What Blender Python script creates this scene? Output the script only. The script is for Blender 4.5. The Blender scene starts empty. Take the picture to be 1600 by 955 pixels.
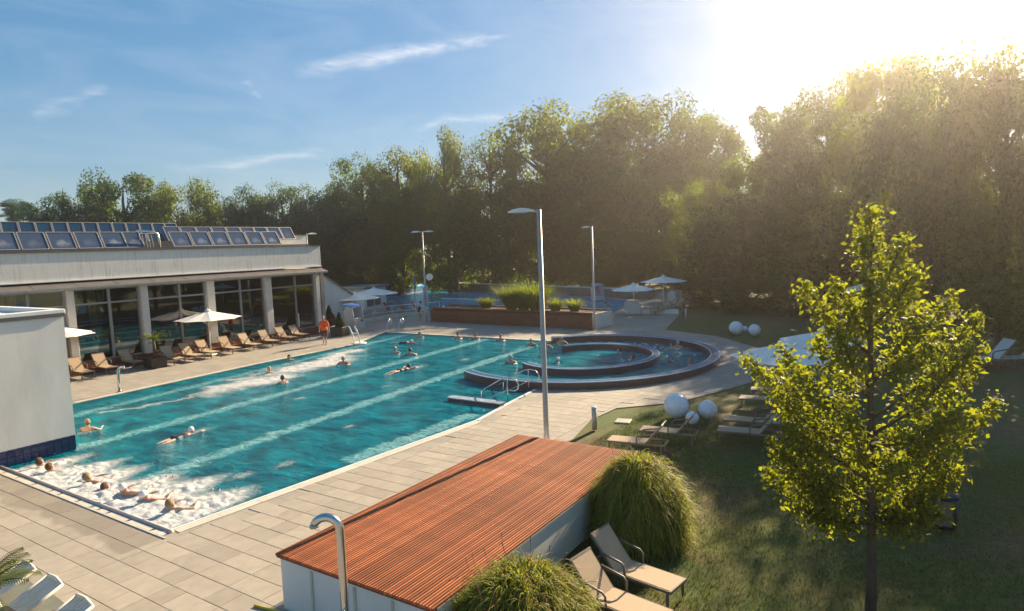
import bpy, bmesh, math, random
import numpy as np
from mathutils import Vector, Matrix, Quaternion
from mathutils.geometry import tessellate_polygon
PI = math.pi
R = math.radians
scene = bpy.context.scene
col = scene.collection
random.seed(7)

# ------------------------------------------------------------------ camera, sky, sun, exposure
SUN_EL, SUN_AZ = R(25.5), R(-4.0)          # azimuth measured from world +X
SUN_DIR = Vector((math.cos(SUN_EL) * math.cos(SUN_AZ), math.cos(SUN_EL) * math.sin(SUN_AZ), math.sin(SUN_EL)))
cam = bpy.data.cameras.new('camera')
cam_ob = bpy.data.objects.new('camera', cam)
col.objects.link(cam_ob)
scene.camera = cam_ob
right = Vector((0.54426516, -0.83803031, -0.03847905))
down = Vector((-0.09647504, -0.0169612, -0.99519088))
fwd = Vector((0.83334747, 0.54535999, -0.0900804))
m = Matrix((right, -down, -fwd)).transposed().to_4x4()
m.translation = (0, 0, 6.0)
cam_ob.matrix_world = m
cam.sensor_width = 36
cam.lens = 1007.08 / 1600 * 36
cam.clip_start = 0.1
cam.clip_end = 5000

world = bpy.data.worlds.new('World')
scene.world = world
world.use_nodes = True
wn, wl = world.node_tree.nodes, world.node_tree.links
wn.clear()


def N(nt, kind, **kw):
    n = nt.nodes.new(kind)
    for k, v in kw.items():
        if k in n.inputs.keys() if isinstance(k, str) else False:
            n.inputs[k].default_value = v
        else:
            setattr(n, k, v)
    return n


def math_node(nt, op, a, b=None, clamp=False):
    n = nt.nodes.new('ShaderNodeMath')
    n.operation = op
    n.use_clamp = clamp
    for i, v in enumerate((a, b)):
        if v is None:
            continue
        if isinstance(v, (int, float)):
            n.inputs[i].default_value = v
        else:
            nt.links.new(v, n.inputs[i])
    return n.outputs[0]


def vdot(nt, v, d):
    n = nt.nodes.new('ShaderNodeVectorMath')
    n.operation = 'DOT_PRODUCT'
    nt.links.new(v, n.inputs[0])
    n.inputs[1].default_value = d
    return n.outputs['Value']


def mixcol(nt, fac, a, b, mode='MIX'):
    n = nt.nodes.new('ShaderNodeMix')
    n.data_type = 'RGBA'
    n.blend_type = mode
    for s, v in ((n.inputs[0], fac), (n.inputs[6], a), (n.inputs[7], b)):
        if isinstance(v, (int, float)):
            s.default_value = v
        elif isinstance(v, (tuple, list)):
            s.default_value = tuple(v) + ((1,) if len(v) == 3 else ())
        else:
            nt.links.new(v, s)
    return n.outputs[2]


def ramp(nt, fac, stops):
    n = nt.nodes.new('ShaderNodeValToRGB')
    el = n.color_ramp.elements
    el[0].position, el[0].color = stops[0][0], (*stops[0][1], 1)
    el[1].position, el[1].color = stops[-1][0], (*stops[-1][1], 1)
    for p, c in stops[1:-1]:
        e = el.new(p)
        e.color = (*c, 1)
    nt.links.new(fac, n.inputs[0])
    return n.outputs[0]


def noise(nt, vec, scale, detail=3, rough=.55, dist=0):
    n = nt.nodes.new('ShaderNodeTexNoise')
    n.inputs['Scale'].default_value = scale
    n.inputs['Detail'].default_value = detail
    n.inputs['Roughness'].default_value = rough
    n.inputs['Distortion'].default_value = dist
    if vec is not None:
        nt.links.new(vec, n.inputs['Vector'])
    return n.outputs['Fac']


def mapping(nt, vec, scale=(1, 1, 1), rot=(0, 0, 0), loc=(0, 0, 0)):
    n = nt.nodes.new('ShaderNodeMapping')
    n.inputs['Scale'].default_value = scale
    n.inputs['Rotation'].default_value = rot
    n.inputs['Location'].default_value = loc
    nt.links.new(vec, n.inputs['Vector'])
    return n.outputs[0]


nt = world.node_tree
sky = wn.new('ShaderNodeTexSky')
sky.sky_type = 'NISHITA'
sky.sun_disc = False
sky.sun_elevation = SUN_EL
sky.sun_rotation = PI / 2 - SUN_AZ
sky.air_density = 1.0
sky.dust_density = 0.3
sky.ozone_density = 4.0
tc = wn.new('ShaderNodeTexCoord')
direc = tc.outputs['Generated']
# thin cirrus: a few long streaks at fixed bearings in the sky, broken up by stretched noise
warp = noise(nt, mapping(nt, direc, (6, 6, 10)), 1.6, 4)
fib = noise(nt, mapping(nt, direc, (3, 9, 30), (0.25, 0.1, 0.4)), 2.2, 6, .62, .6)


def streak(p0, p1, width, seed):
    p0, p1 = Vector(p0).normalized(), Vector(p1).normalized()
    nrm = p0.cross(p1).normalized()
    mid = ((p0 + p1) / 2).normalized()
    half = (p1 - p0).length / 2
    along = (p1 - p0).normalized()
    off = math_node(nt, 'ADD', vdot(nt, direc, nrm), math_node(nt, 'MULTIPLY', math_node(nt, 'SUBTRACT', warp, .5), .045 + seed * .01))
    a = math_node(nt, 'SUBTRACT', 1.0, math_node(nt, 'DIVIDE', math_node(nt, 'ABSOLUTE', off), width), True)
    b = math_node(nt, 'SUBTRACT', 1.0, math_node(nt, 'POWER', math_node(nt, 'DIVIDE', math_node(nt, 'ABSOLUTE', vdot(nt, direc, along)), half), 4.0), True) if False else None
    s = vdot(nt, direc, along)
    s0 = mid.dot(along)
    t = math_node(nt, 'DIVIDE', math_node(nt, 'ABSOLUTE', math_node(nt, 'SUBTRACT', s, s0)), half)
    b = math_node(nt, 'SUBTRACT', 1.0, math_node(nt, 'POWER', t, 4.0), True)
    front = math_node(nt, 'GREATER_THAN', vdot(nt, direc, mid), 0.2)
    f = math_node(nt, 'MULTIPLY', math_node(nt, 'MULTIPLY', math_node(nt, 'POWER', a, 1.5), b), front)
    return math_node(nt, 'MULTIPLY', f, ramp(nt, fib, [(.36, (0.05,) * 3), (.62, (1,) * 3)]))


STREAKS = [((0.6072, 0.7538, 0.2509), (0.8182, 0.4845, 0.3096), .02, 0, .55), ((0.5522, 0.7976, 0.2426), (0.5869, 0.7787, 0.2219), .012, 1, .35),
           ((0.731, 0.6583, 0.1796), (0.8453, 0.4943, 0.2029), .014, 2, .3), ((0.3562, 0.9181, 0.1741), (0.4314, 0.875, 0.22), .02, 1, .3),
           ((0.4802, 0.8693, 0.1174), (0.6687, 0.7287, 0.1477), .02, 3, .3)]
mask = None
for p0, p1, w_, s_, k_ in STREAKS:
    f = math_node(nt, 'MULTIPLY', streak(p0, p1, w_, s_), k_)
    mask = f if mask is None else math_node(nt, 'ADD', mask, f, True)
gm = wn.new('ShaderNodeGamma')          # even out the range between the glow round the sun and the far sky
gm.inputs['Gamma'].default_value = .5
wl.new(sky.outputs[0], gm.inputs['Color'])
veil = ramp(nt, noise(nt, mapping(nt, direc, (1.5, 4, 9), (0.2, 0.1, 0.5)), 1.6, 6, .6, .8), [(.45, (0,) * 3), (.75, (.1,) * 3)])
mask = math_node(nt, 'MAXIMUM', mask, veil)
cl = mixcol(nt, mask, gm.outputs[0], (4.4, 4.3, 4.3))
bg = wn.new('ShaderNodeBackground')
bg.inputs['Strength'].default_value = 0.105
hsv = wn.new('ShaderNodeHueSaturation')
hsv.inputs['Saturation'].default_value = 1.75
wl.new(cl, hsv.inputs['Color'])
wl.new(hsv.outputs[0], bg.inputs['Color'])
wo = wn.new('ShaderNodeOutputWorld')
wl.new(bg.outputs[0], wo.inputs['Surface'])

sun = bpy.data.lights.new('sun', 'SUN')
sun.energy = 5.0
sun.angle = R(0.5)
sun.color = (1.0, 0.80, 0.54)
sun_ob = bpy.data.objects.new('sun', sun)
sun_ob.rotation_euler = SUN_DIR.to_track_quat('Z', 'Y').to_euler()
sun_ob.location = (0, 0, 60)
col.objects.link(sun_ob)

vs = scene.view_settings
vs.view_transform = 'Standard'
vs.look = 'None'
vs.exposure = 1.47
vs.gamma = 1.0
cy = scene.cycles
cy.use_denoising = True
cy.max_bounces = 8
cy.diffuse_bounces = 4
cy.glossy_bounces = 3
cy.transmission_bounces = 4
cy.transparent_max_bounces = 10
cy.volume_bounces = 0
cy.volume_step_rate = 4
cy.caustics_reflective = False
cy.caustics_refractive = False

# ------------------------------------------------------------------ helpers


def obj(name, mesh, parent=None, loc=None, rot=None):
    o = bpy.data.objects.new(name, mesh)
    col.objects.link(o)
    if parent is not None:
        o.parent = parent
    if loc is not None:
        o.location = loc
    if rot is not None:
        o.rotation_euler = rot
    return o


def thing(name, label, cat, loc=(0, 0, 0), rz=0, group=None, scale=1):
    o = bpy.data.objects.new(name, None)
    o.empty_display_size = .2
    col.objects.link(o)
    o.location = loc
    o.rotation_euler = (0, 0, rz)
    o.scale = (scale,) * 3
    tag(o, label, cat, group)
    return o


def tag(o, label=None, cat=None, group=None, kind=None):
    if label:
        o['label'] = label
    if cat:
        o['category'] = cat
    if group:
        o['group'] = group
    if kind:
        o['kind'] = kind
    return o


KIDS = {}


def copy_tree(o, parent=None):
    c = o.copy()
    col.objects.link(c)
    if parent is not None:
        c.parent = parent
    for ch in [x for x in ALLCH(o)]:
        copy_tree(ch, c)
    return c


def ALLCH(o):
    return list(o.children)


class MB:
    """collects shapes into one bmesh"""

    def __init__(s):
        s.bm = bmesh.new()
        s.mats = []

    def box(s, c, size, rot=None, bevel=0, taper=None):
        d = bmesh.ops.create_cube(s.bm, size=1)
        vs_ = d['verts']
        for v in vs_:
            v.co = Vector((v.co.x * size[0], v.co.y * size[1], v.co.z * size[2]))
            if taper and v.co.z > 0:
                v.co.x *= taper
                v.co.y *= taper
        if bevel:
            es = list({e for v in vs_ for e in v.link_edges})
            r = bmesh.ops.bevel(s.bm, geom=es, offset=bevel, segments=1, affect='EDGES', profile=.5)
            vs_ = list({v for f in r['faces'] for v in f.verts} | {v for v in vs_ if v.is_valid})
        M = Matrix.Translation(c)
        if rot is not None:
            M = M @ (rot.to_4x4() if not isinstance(rot, tuple) else Matrix.Rotation(rot[2], 4, 'Z') @ Matrix.Rotation(rot[1], 4, 'Y') @ Matrix.Rotation(rot[0], 4, 'X'))
        for v in vs_:
            v.co = M @ v.co
        return s

    def tube(s, pts, rad, seg=8, caps=True):
        pts = [Vector(p) for p in pts]
        rs = rad if isinstance(rad, (list, tuple)) else [rad] * len(pts)
        rings = []
        up = Vector((0, 0, 1))
        prev = None
        for i, p in enumerate(pts):
            t = (pts[min(i + 1, len(pts) - 1)] - pts[max(i - 1, 0)]).normalized()
            if prev is None:
                a = t.cross(up)
                if a.length < .05:
                    a = t.cross(Vector((1, 0, 0)))
                a.normalize()
            else:
                a = (prev - t * prev.dot(t)).normalized()
            prev = a
            b = t.cross(a)
            rings.append([s.bm.verts.new(p + (a * math.cos(2 * PI * k / seg) + b * math.sin(2 * PI * k / seg)) * rs[i]) for k in range(seg)])
        for r0, r1 in zip(rings, rings[1:]):
            for k in range(seg):
                s.bm.faces.new((r0[k], r0[(k + 1) % seg], r1[(k + 1) % seg], r1[k]))
        if caps:
            s.bm.faces.new(rings[0][::-1])
            s.bm.faces.new(rings[-1])
        return s

    def lathe(s, prof, c=(0, 0, 0), seg=16):
        rings = []
        for r, z in prof:
            rings.append([s.bm.verts.new((c[0] + r * math.cos(2 * PI * k / seg), c[1] + r * math.sin(2 * PI * k / seg), c[2] + z)) for k in range(seg)])
        for r0, r1 in zip(rings, rings[1:]):
            for k in range(seg):
                s.bm.faces.new((r0[k], r0[(k + 1) % seg], r1[(k + 1) % seg], r1[k]))
        s.bm.faces.new(rings[0][::-1])
        s.bm.faces.new(rings[-1])
        return s

    def ball(s, c, rad, sub=2, rot=None):
        r = rad if isinstance(rad, (tuple, list)) else (rad,) * 3
        d = bmesh.ops.create_icosphere(s.bm, subdivisions=sub, radius=1)
        for v in d['verts']:
            p = Vector((v.co.x * r[0], v.co.y * r[1], v.co.z * r[2]))
            if rot is not None:
                p = rot @ p
            v.co = p + Vector(c)
        return s

    def prism(s, poly, z0, z1):
        a = [s.bm.verts.new((x, y, z0)) for x, y in poly]
        b = [s.bm.verts.new((x, y, z1)) for x, y in poly]
        n = len(poly)
        for k in range(n):
            s.bm.faces.new((a[k], a[(k + 1) % n], b[(k + 1) % n], b[k]))
        s.bm.faces.new(a[::-1])
        s.bm.faces.new(b)
        return s

    def face(s, pts):
        s.bm.faces.new([s.bm.verts.new(p) for p in pts])
        return s

    def mesh(s, name, mat, smooth=False, recalc=True):
        if recalc:
            bmesh.ops.recalc_face_normals(s.bm, faces=s.bm.faces)
        me = bpy.data.meshes.new(name)
        s.bm.to_mesh(me)
        s.bm.free()
        for mm in (mat if isinstance(mat, (list, tuple)) else [mat]):
            me.materials.append(mm)
        if smooth:
            me.polygons.foreach_set('use_smooth', [True] * len(me.polygons))
            if smooth == 'auto':
                me.polygons.foreach_set('use_smooth', [True] * len(me.polygons))
                try:
                    me.set_sharp_from_angle(angle=R(40))
                except Exception:
                    pass
        return me

    def build(s, name, mat, parent=None, smooth=False, loc=None):
        return obj(name, s.mesh(name, mat, smooth), parent, loc)


def np_mesh(name, co, faces_flat, nper, mat, smooth=False):
    me = bpy.data.meshes.new(name)
    nv, nf = len(co), len(faces_flat) // nper
    me.vertices.add(nv)
    me.vertices.foreach_set('co', np.asarray(co, dtype=np.float32).ravel())
    me.loops.add(nf * nper)
    me.loops.foreach_set('vertex_index', np.asarray(faces_flat, dtype=np.int32))
    me.polygons.add(nf)
    me.polygons.foreach_set('loop_start', np.arange(0, nf * nper, nper, dtype=np.int32))
    me.polygons.foreach_set('loop_total', np.full(nf, nper, dtype=np.int32))
    if smooth:
        me.polygons.foreach_set('use_smooth', np.ones(nf, dtype=bool))
    me.update(calc_edges=True)
    me.materials.append(mat)
    return me


# ------------------------------------------------------------------ materials


def mat(name, c, rough=.6, var=.15, scale=4, bump=0, metal=0, rand=0, spec=.5, bscale=None, stretch=(1, 1, 1), world_pos=False):
    ma = bpy.data.materials.new(name)
    ma.use_nodes = True
    nt = ma.node_tree
    b = nt.nodes['Principled BSDF']
    b.inputs['Roughness'].default_value = rough
    b.inputs['Metallic'].default_value = metal
    b.inputs['Specular IOR Level'].default_value = spec
    tcn = nt.nodes.new('ShaderNodeTexCoord')
    if world_pos:
        g = nt.nodes.new('ShaderNodeNewGeometry')
        vec = g.outputs['Position']
    else:
        vec = tcn.outputs['Object']
    vec = mapping(nt, vec, stretch)
    f = noise(nt, vec, scale, 4)
    lo = tuple(x * (1 - var) for x in c)
    hi = tuple(min(1, x * (1 + var)) for x in c)
    cc = ramp(nt, f, [(.3, lo), (.7, hi)])
    if rand:
        oi = nt.nodes.new('ShaderNodeObjectInfo')
        g = nt.nodes.new('ShaderNodeNewGeometry')
        rr = math_node(nt, 'FRACT', math_node(nt, 'ADD', oi.outputs['Random'], g.outputs['Random Per Island']))
        k = math_node(nt, 'ADD', math_node(nt, 'MULTIPLY', rr, 2 * rand), 1 - rand)
        cmb = nt.nodes.new('ShaderNodeCombineColor')
        for i in range(3):
            nt.links.new(k, cmb.inputs[i])
        cc = mixcol(nt, 1.0, cc, cmb.outputs[0], 'MULTIPLY')
    nt.links.new(cc, b.inputs['Base Color'])
    if bump:
        bn = nt.nodes.new('ShaderNodeBump')
        bn.inputs['Strength'].default_value = bump
        bn.inputs['Distance'].default_value = .02
        nt.links.new(noise(nt, vec, bscale or scale * 6, 3), bn.inputs['Height'])
        nt.links.new(bn.outputs[0], b.inputs['Normal'])
    return ma


def leaf_mat(name, c, c2, trans=.45, randobj=.25):
    ma = bpy.data.materials.new(name)
    ma.use_nodes = True
    nt = ma.node_tree
    nt.nodes.clear()
    g = nt.nodes.new('ShaderNodeNewGeometry')
    oi = nt.nodes.new('ShaderNodeObjectInfo')
    at = nt.nodes.new('ShaderNodeAttribute')
    at.attribute_name = 'tone'          # each bough has its own age and colour of leaf
    f = math_node(nt, 'ADD', math_node(nt, 'MULTIPLY', g.outputs['Random Per Island'], .3), math_node(nt, 'MULTIPLY', oi.outputs['Random'], .35))
    f = math_node(nt, 'ADD', f, math_node(nt, 'MULTIPLY', at.outputs['Fac'], .35))
    cc = ramp(nt, f, [(0, c), (1, c2)])
    d = nt.nodes.new('ShaderNodeBsdfPrincipled')
    d.inputs['Roughness'].default_value = .55
    d.inputs['Specular IOR Level'].default_value = .3
    t = nt.nodes.new('ShaderNodeBsdfTranslucent')
    nt.links.new(cc, d.inputs['Base Color'])
    tcol = mixcol(nt, 1.0, cc, (1.6, 1.75, .35), 'MULTIPLY')
    nt.links.new(tcol, t.inputs['Color'])
    mx = nt.nodes.new('ShaderNodeMixShader')
    mx.inputs[0].default_value = trans
    nt.links.new(d.outputs[0], mx.inputs[1])
    nt.links.new(t.outputs[0], mx.inputs[2])
    o = nt.nodes.new('ShaderNodeOutputMaterial')
    nt.links.new(mx.outputs[0], o.inputs['Surface'])
    return ma


M = {}
M['tile'] = mat('paving stone', (.34, .298, .238), .75, .09, 4, .12, rand=.11, world_pos=True)
nt = M['tile'].node_tree
g_ = nt.nodes.new('ShaderNodeNewGeometry')
sp_ = nt.nodes.new('ShaderNodeSeparateXYZ')
nt.links.new(g_.outputs['Position'], sp_.inputs[0])
w_ = noise(nt, g_.outputs['Position'], .75, 4, .55, .4)
# damp along the overflow edge of the pool, where bathers splash it
wm = math_node(nt, 'SUBTRACT', 1.0, math_node(nt, 'DIVIDE', math_node(nt, 'ABSOLUTE', math_node(nt, 'SUBTRACT', sp_.outputs[0], 7.0)), 1.5), True)
wm = math_node(nt, 'MULTIPLY', wm, math_node(nt, 'GREATER_THAN', sp_.outputs[1], 13.9))
wm = ramp(nt, math_node(nt, 'MULTIPLY', wm, math_node(nt, 'ADD', w_, .25)), [(.34, (0,) * 3), (.4, (1,) * 3)])
bs_ = nt.nodes['Principled BSDF']
src = bs_.inputs['Base Color'].links[0].from_socket
nt.links.new(mixcol(nt, math_node(nt, 'MULTIPLY', wm, .42), src, (.12, .10, .075)), bs_.inputs['Base Color'])
M['joint'] = mat('paving joint', (.16, .14, .115), .9, .2, 3)
M['coping'] = mat('cream coping', (.58, .53, .43), .5, .1, 2, rand=.05)
M['nosing'] = mat('pale pink nosing', (.55, .47, .42), .4, .1, 3)
M['whiteedge'] = mat('white edge', (.75, .75, .72), .4, .05)
M['dull_grey'] = mat('dull grey', (.22, .23, .19), .5, .1)
M['white_wall'] = mat('white render', (.75, .72, .65), .75, .07, .8, .1)
M['white'] = mat('white paint', (.78, .77, .74), .5, .04)
M['cream_plastic'] = mat('cream plastic', (.74, .68, .56), .5, .05)
M['canvas'] = mat('white canvas', (.8, .77, .7), .8, .05, 8)
M['grey_metal'] = mat('grey metal', (.36, .36, .36), .35, .08, metal=.7)
M['panel_frame'] = mat('collector frame', (.30, .28, .26), .45, .1, metal=.4)
M['canopy'] = mat('bronze canopy sheet', (.13, .115, .105), .5, .15, 2)
M['steel'] = mat('brushed steel', (.6, .6, .58), .22, .06, 8, metal=1, stretch=(1, 1, .1))
M['galv'] = mat('galvanised post', (.44, .40, .345), .45, .1, 5, metal=.25)
M['dark_grey'] = mat('dark grey trim', (.1, .1, .1), .5, .15)
M['frame'] = mat('aluminium frame', (.28, .275, .27), .4, .1, metal=.4)
M['column'] = mat('column concrete', (.58, .55, .5), .7, .08, 3)
M['panel_glass'] = mat('collector glass', (.035, .06, .14), .12, .35, .9)
M['panel_blue'] = mat('rear collector glass', (.015, .05, .10), .1, .3, .5)
M['cedar'] = mat('red cedar', (.37, .115, .042), .6, .22, 5, .15, spec=.25, rand=.32, stretch=(.3, 2.5, 2.5))
M['shed_dark'] = mat('dark shed underside', (.05, .035, .03), .8)
M['cedar_dark'] = mat('dark cedar boards', (.13, .042, .02), .6, .25, 4, .1, rand=.15, stretch=(8, .5, 1))
M['textile'] = mat('beige mesh textile', (.45, .33, .21), .8, .08, 40, .15)
M['lframe'] = mat('taupe lounger frame', (.17, .13, .10), .5, .1)
M['navy'] = mat('navy glazed tile', (.015, .03, .09), .12, .3, 6, rand=.25)
M['ringtop'] = mat('blue glazed mosaic', (.015, .075, .17), .5, .25, 12, spec=.25)
M['ringwall'] = mat('dark mosaic', (.085, .05, .045), .35, .3, 14)
M['ringedge'] = mat('pale blue edge', (.36, .5, .66), .45, .08)
M['wet_stone'] = mat('pool mosaic', (.05, .23, .27), .4, .2, 2)
M['pool2_wall'] = mat('blue pool lining', (.012, .16, .38), .3, .15, 2)
M['globe'] = mat('opal globe', (.78, .8, .82), .3, .03)
M['bark'] = mat('bark', (.10, .07, .05), .9, .3, 6, .3, stretch=(1, 1, .25))
M['black_pot'] = mat('dark planter', (.03, .022, .02), .5, .2)
M['wicker'] = mat('white wicker', (.62, .6, .54), .7, .12, 30, .3)
M['blue_fabric'] = mat('blue fabric', (.02, .14, .42), .7, .1)
M['blue_pale'] = mat('white fabric', (.7, .7, .68), .7, .05)
M['red_fabric'] = mat('red fabric', (.42, .035, .03), .7, .1)
M['orange'] = mat('orange shirt', (.8, .10, .015), .7, .1, 12)
M['shorts'] = mat('dark shorts', (.05, .03, .03), .8, .1)
M['navy_suit'] = mat('navy swimsuit', (.012, .015, .035), .6, .1)
M['eye'] = mat('eye', (.03, .02, .02), .3, 0)
M['skin'] = mat('skin', (.52, .30, .21), .5, .1, 5, rand=.12)
M['hair_dark'] = mat('dark hair', (.04, .025, .018), .7, .3, 30)
M['hair_blond'] = mat('blond hair', (.30, .21, .12), .8, .4, 40, .6)
M['hair_grey'] = mat('grey hair', (.5, .46, .4), .7, .2, 30)
M['hair_red'] = mat('auburn hair', (.13, .06, .03), .8, .4, 40, .6)
M['cap_white'] = mat('white bathing cap', (.78, .76, .74), .4, .04)
M['cap_blue'] = mat('blue bathing cap', (.03, .12, .5), .4, .04)
M['mulch'] = mat('mulch', (.09, .055, .035), .95, .3, 8, .4)
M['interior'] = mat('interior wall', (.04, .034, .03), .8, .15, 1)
M['int_light'] = mat('pale interior column', (.4, .37, .3), .7, .05)
M['sign_blue'] = mat('blue sign board', (.02, .25, .5), .4, .05)
M['sign_grey'] = mat('grey sign board', (.3, .34, .36), .4, .05)
M['clock'] = mat('clock face', (.75, .73, .68), .4, .02)
M['black'] = mat('black', (.015, .015, .015), .5, 0)
M['yellow'] = mat('yellow hose', (.6, .45, .03), .5, .05)
M['pier_top'] = mat('grey blue tile', (.30, .36, .42), .35, .15, 12)
M['leaf'] = leaf_mat('leaf', (.028, .052, .005), (.13, .18, .015), .6)
M['leaf_olive'] = leaf_mat('leaf olive', (.036, .055, .005), (.175, .195, .017), .6)
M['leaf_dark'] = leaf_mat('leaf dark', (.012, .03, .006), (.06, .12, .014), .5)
M['leaf_light'] = leaf_mat('leaf light', (.05, .08, .01), (.18, .22, .035), .6)
M['leaf_young'] = leaf_mat('young leaf', (.10, .115, .016), (.27, .26, .045), .62)
M['blade'] = leaf_mat('grass blade', (.15, .165, .016), (.64, .58, .13), .55)
M['blade_up'] = leaf_mat('reed blade', (.10, .13, .015), (.32, .33, .05), .5)
M['straw'] = leaf_mat('straw', (.25, .13, .06), (.36, .22, .11), .4)
M['palm'] = leaf_mat('palm frond', (.06, .085, .01), (.16, .18, .025), .45)
M['lawn_blade'] = leaf_mat('lawn blade', (.05, .07, .009), (.13, .14, .022), .5)
M['seed'] = mat('seed head', (.2, .1, .07), .9, .2)


def lawn_mat():
    ma = mat('lawn', (.05, .065, .018), .95, .3, .4, .4, bscale=40)
    nt = ma.node_tree
    b = nt.nodes['Principled BSDF']
    g = nt.nodes.new('ShaderNodeNewGeometry')
    f = noise(nt, g.outputs['Position'], .32, 5, .6, .5)
    f2 = noise(nt, g.outputs['Position'], 6, 4, .7)
    c1 = ramp(nt, f, [(.34, (.14, .092, .038)), (.46, (.115, .102, .022)), (.6, (.075, .11, .014))])
    c2 = mixcol(nt, .55, c1, ramp(nt, f2, [(.3, (.3, .3, .3)), (.7, (1.2, 1.2, 1.2))]), 'MULTIPLY')
    nt.links.new(c2, b.inputs['Base Color'])
    return ma


M['lawn'] = lawn_mat()


def deck_mat():
    ma = mat('deck base', (.34, .29, .23), .8, .12, 2)
    nt = ma.node_tree
    b = nt.nodes['Principled BSDF']
    g = nt.nodes.new('ShaderNodeNewGeometry')
    br = nt.nodes.new('ShaderNodeTexBrick')
    br.inputs['Scale'].default_value = 1
    br.inputs['Brick Width'].default_value = .98
    br.inputs['Row Height'].default_value = .49
    br.inputs['Mortar Size'].default_value = .008
    br.inputs['Color1'].default_value = (.30, .268, .222, 1)
    br.inputs['Color2'].default_value = (.35, .312, .256, 1)
    br.inputs['Mortar'].default_value = (.17, .15, .12, 1)
    vec = mapping(nt, g.outputs['Position'], (1, 1, 1), (0, 0, PI / 2))
    nt.links.new(vec, br.inputs['Vector'])
    f = noise(nt, g.outputs['Position'], .9, 5, .6)
    cc = mixcol(nt, 1.0, br.outputs[0], ramp(nt, f, [(.3, (.82, .82, .82)), (.7, (1.12, 1.12, 1.12))]), 'MULTIPLY')
    nt.links.new(cc, b.inputs['Base Color'])
    return ma


M['deck'] = deck_mat()


def streak_wall_mat():
    """white render with dark water runs below the roof edge"""
    ma = mat('stained render', (.66, .64, .60), .75, .05, 1.5, .08)
    nt = ma.node_tree
    b = nt.nodes['Principled BSDF']
    tcn = nt.nodes.new('ShaderNodeTexCoord')
    f = noise(nt, mapping(nt, tcn.outputs['Object'], (5, 1, .5)), 1.3, 5, .65)
    f2 = noise(nt, mapping(nt, tcn.outputs['Object'], (.5, 1, .6)), 1.0, 2)
    s = math_node(nt, 'MULTIPLY', ramp(nt, f, [(.50, (0, 0, 0)), (.66, (1, 1, 1))]), ramp(nt, f2, [(.38, (.15,) * 3), (.58, (.5,) * 3)]))
    cc = mixcol(nt, s, (.66, .64, .60), (.27, .26, .245))
    nt.links.new(cc, b.inputs['Base Color'])
    return ma


M['stained'] = streak_wall_mat()
M['stained_soft'] = mat('weathered render', (.72, .69, .63), .75, .09, 1.1, .12, stretch=(1.2, 1.2, .35))


def collector_mat():
    """flat collector glass with pale dusty and fogged middles on some panels"""
    ma = mat('collector glass', (.03, .055, .13), .12, .3, .9)
    nt = ma.node_tree
    b = nt.nodes['Principled BSDF']
    tcn = nt.nodes.new('ShaderNodeTexCoord')
    oi = nt.nodes.new('ShaderNodeObjectInfo')
    vm = nt.nodes.new('ShaderNodeVectorMath')
    vm.operation = 'LENGTH'
    nt.links.new(mapping(nt, tcn.outputs['Object'], (2.2, 2.6, 2.6), loc=(0, 0, -1.3)), vm.inputs[0])
    f = noise(nt, tcn.outputs['Object'], 3.5, 4)
    d = math_node(nt, 'ADD', vm.outputs['Value'], math_node(nt, 'MULTIPLY', math_node(nt, 'SUBTRACT', f, .5), 1.0))
    fog = math_node(nt, 'MULTIPLY', ramp(nt, d, [(.25, (1,) * 3), (1.25, (0,) * 3)]), math_node(nt, 'ADD', math_node(nt, 'MULTIPLY', oi.outputs['Random'], .75), .12))
    cc = mixcol(nt, fog, (.045, .07, .125), (.5, .52, .54))
    nt.links.new(cc, b.inputs['Base Color'])
    b.inputs['Roughness'].default_value = .14
    return ma


M['panel_glass'] = collector_mat()


def glass_mat(name='window glass', tint=(.75, .82, .8)):
    ma = bpy.data.materials.new(name)
    ma.use_nodes = True
    nt = ma.node_tree
    nt.nodes.clear()
    fr = nt.nodes.new('ShaderNodeFresnel')
    fr.inputs['IOR'].default_value = 2.4
    t = nt.nodes.new('ShaderNodeBsdfTransparent')
    t.inputs['Color'].default_value = (*tint, 1)
    g = nt.nodes.new('ShaderNodeBsdfGlossy')
    g.inputs['Roughness'].default_value = .015
    mx = nt.nodes.new('ShaderNodeMixShader')
    nt.links.new(fr.outputs[0], mx.inputs[0])
    nt.links.new(t.outputs[0], mx.inputs[1])
    nt.links.new(g.outputs[0], mx.inputs[2])
    o = nt.nodes.new('ShaderNodeOutputMaterial')
    nt.links.new(mx.outputs[0], o.inputs['Surface'])
    return ma


M['glass'] = glass_mat()


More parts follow.
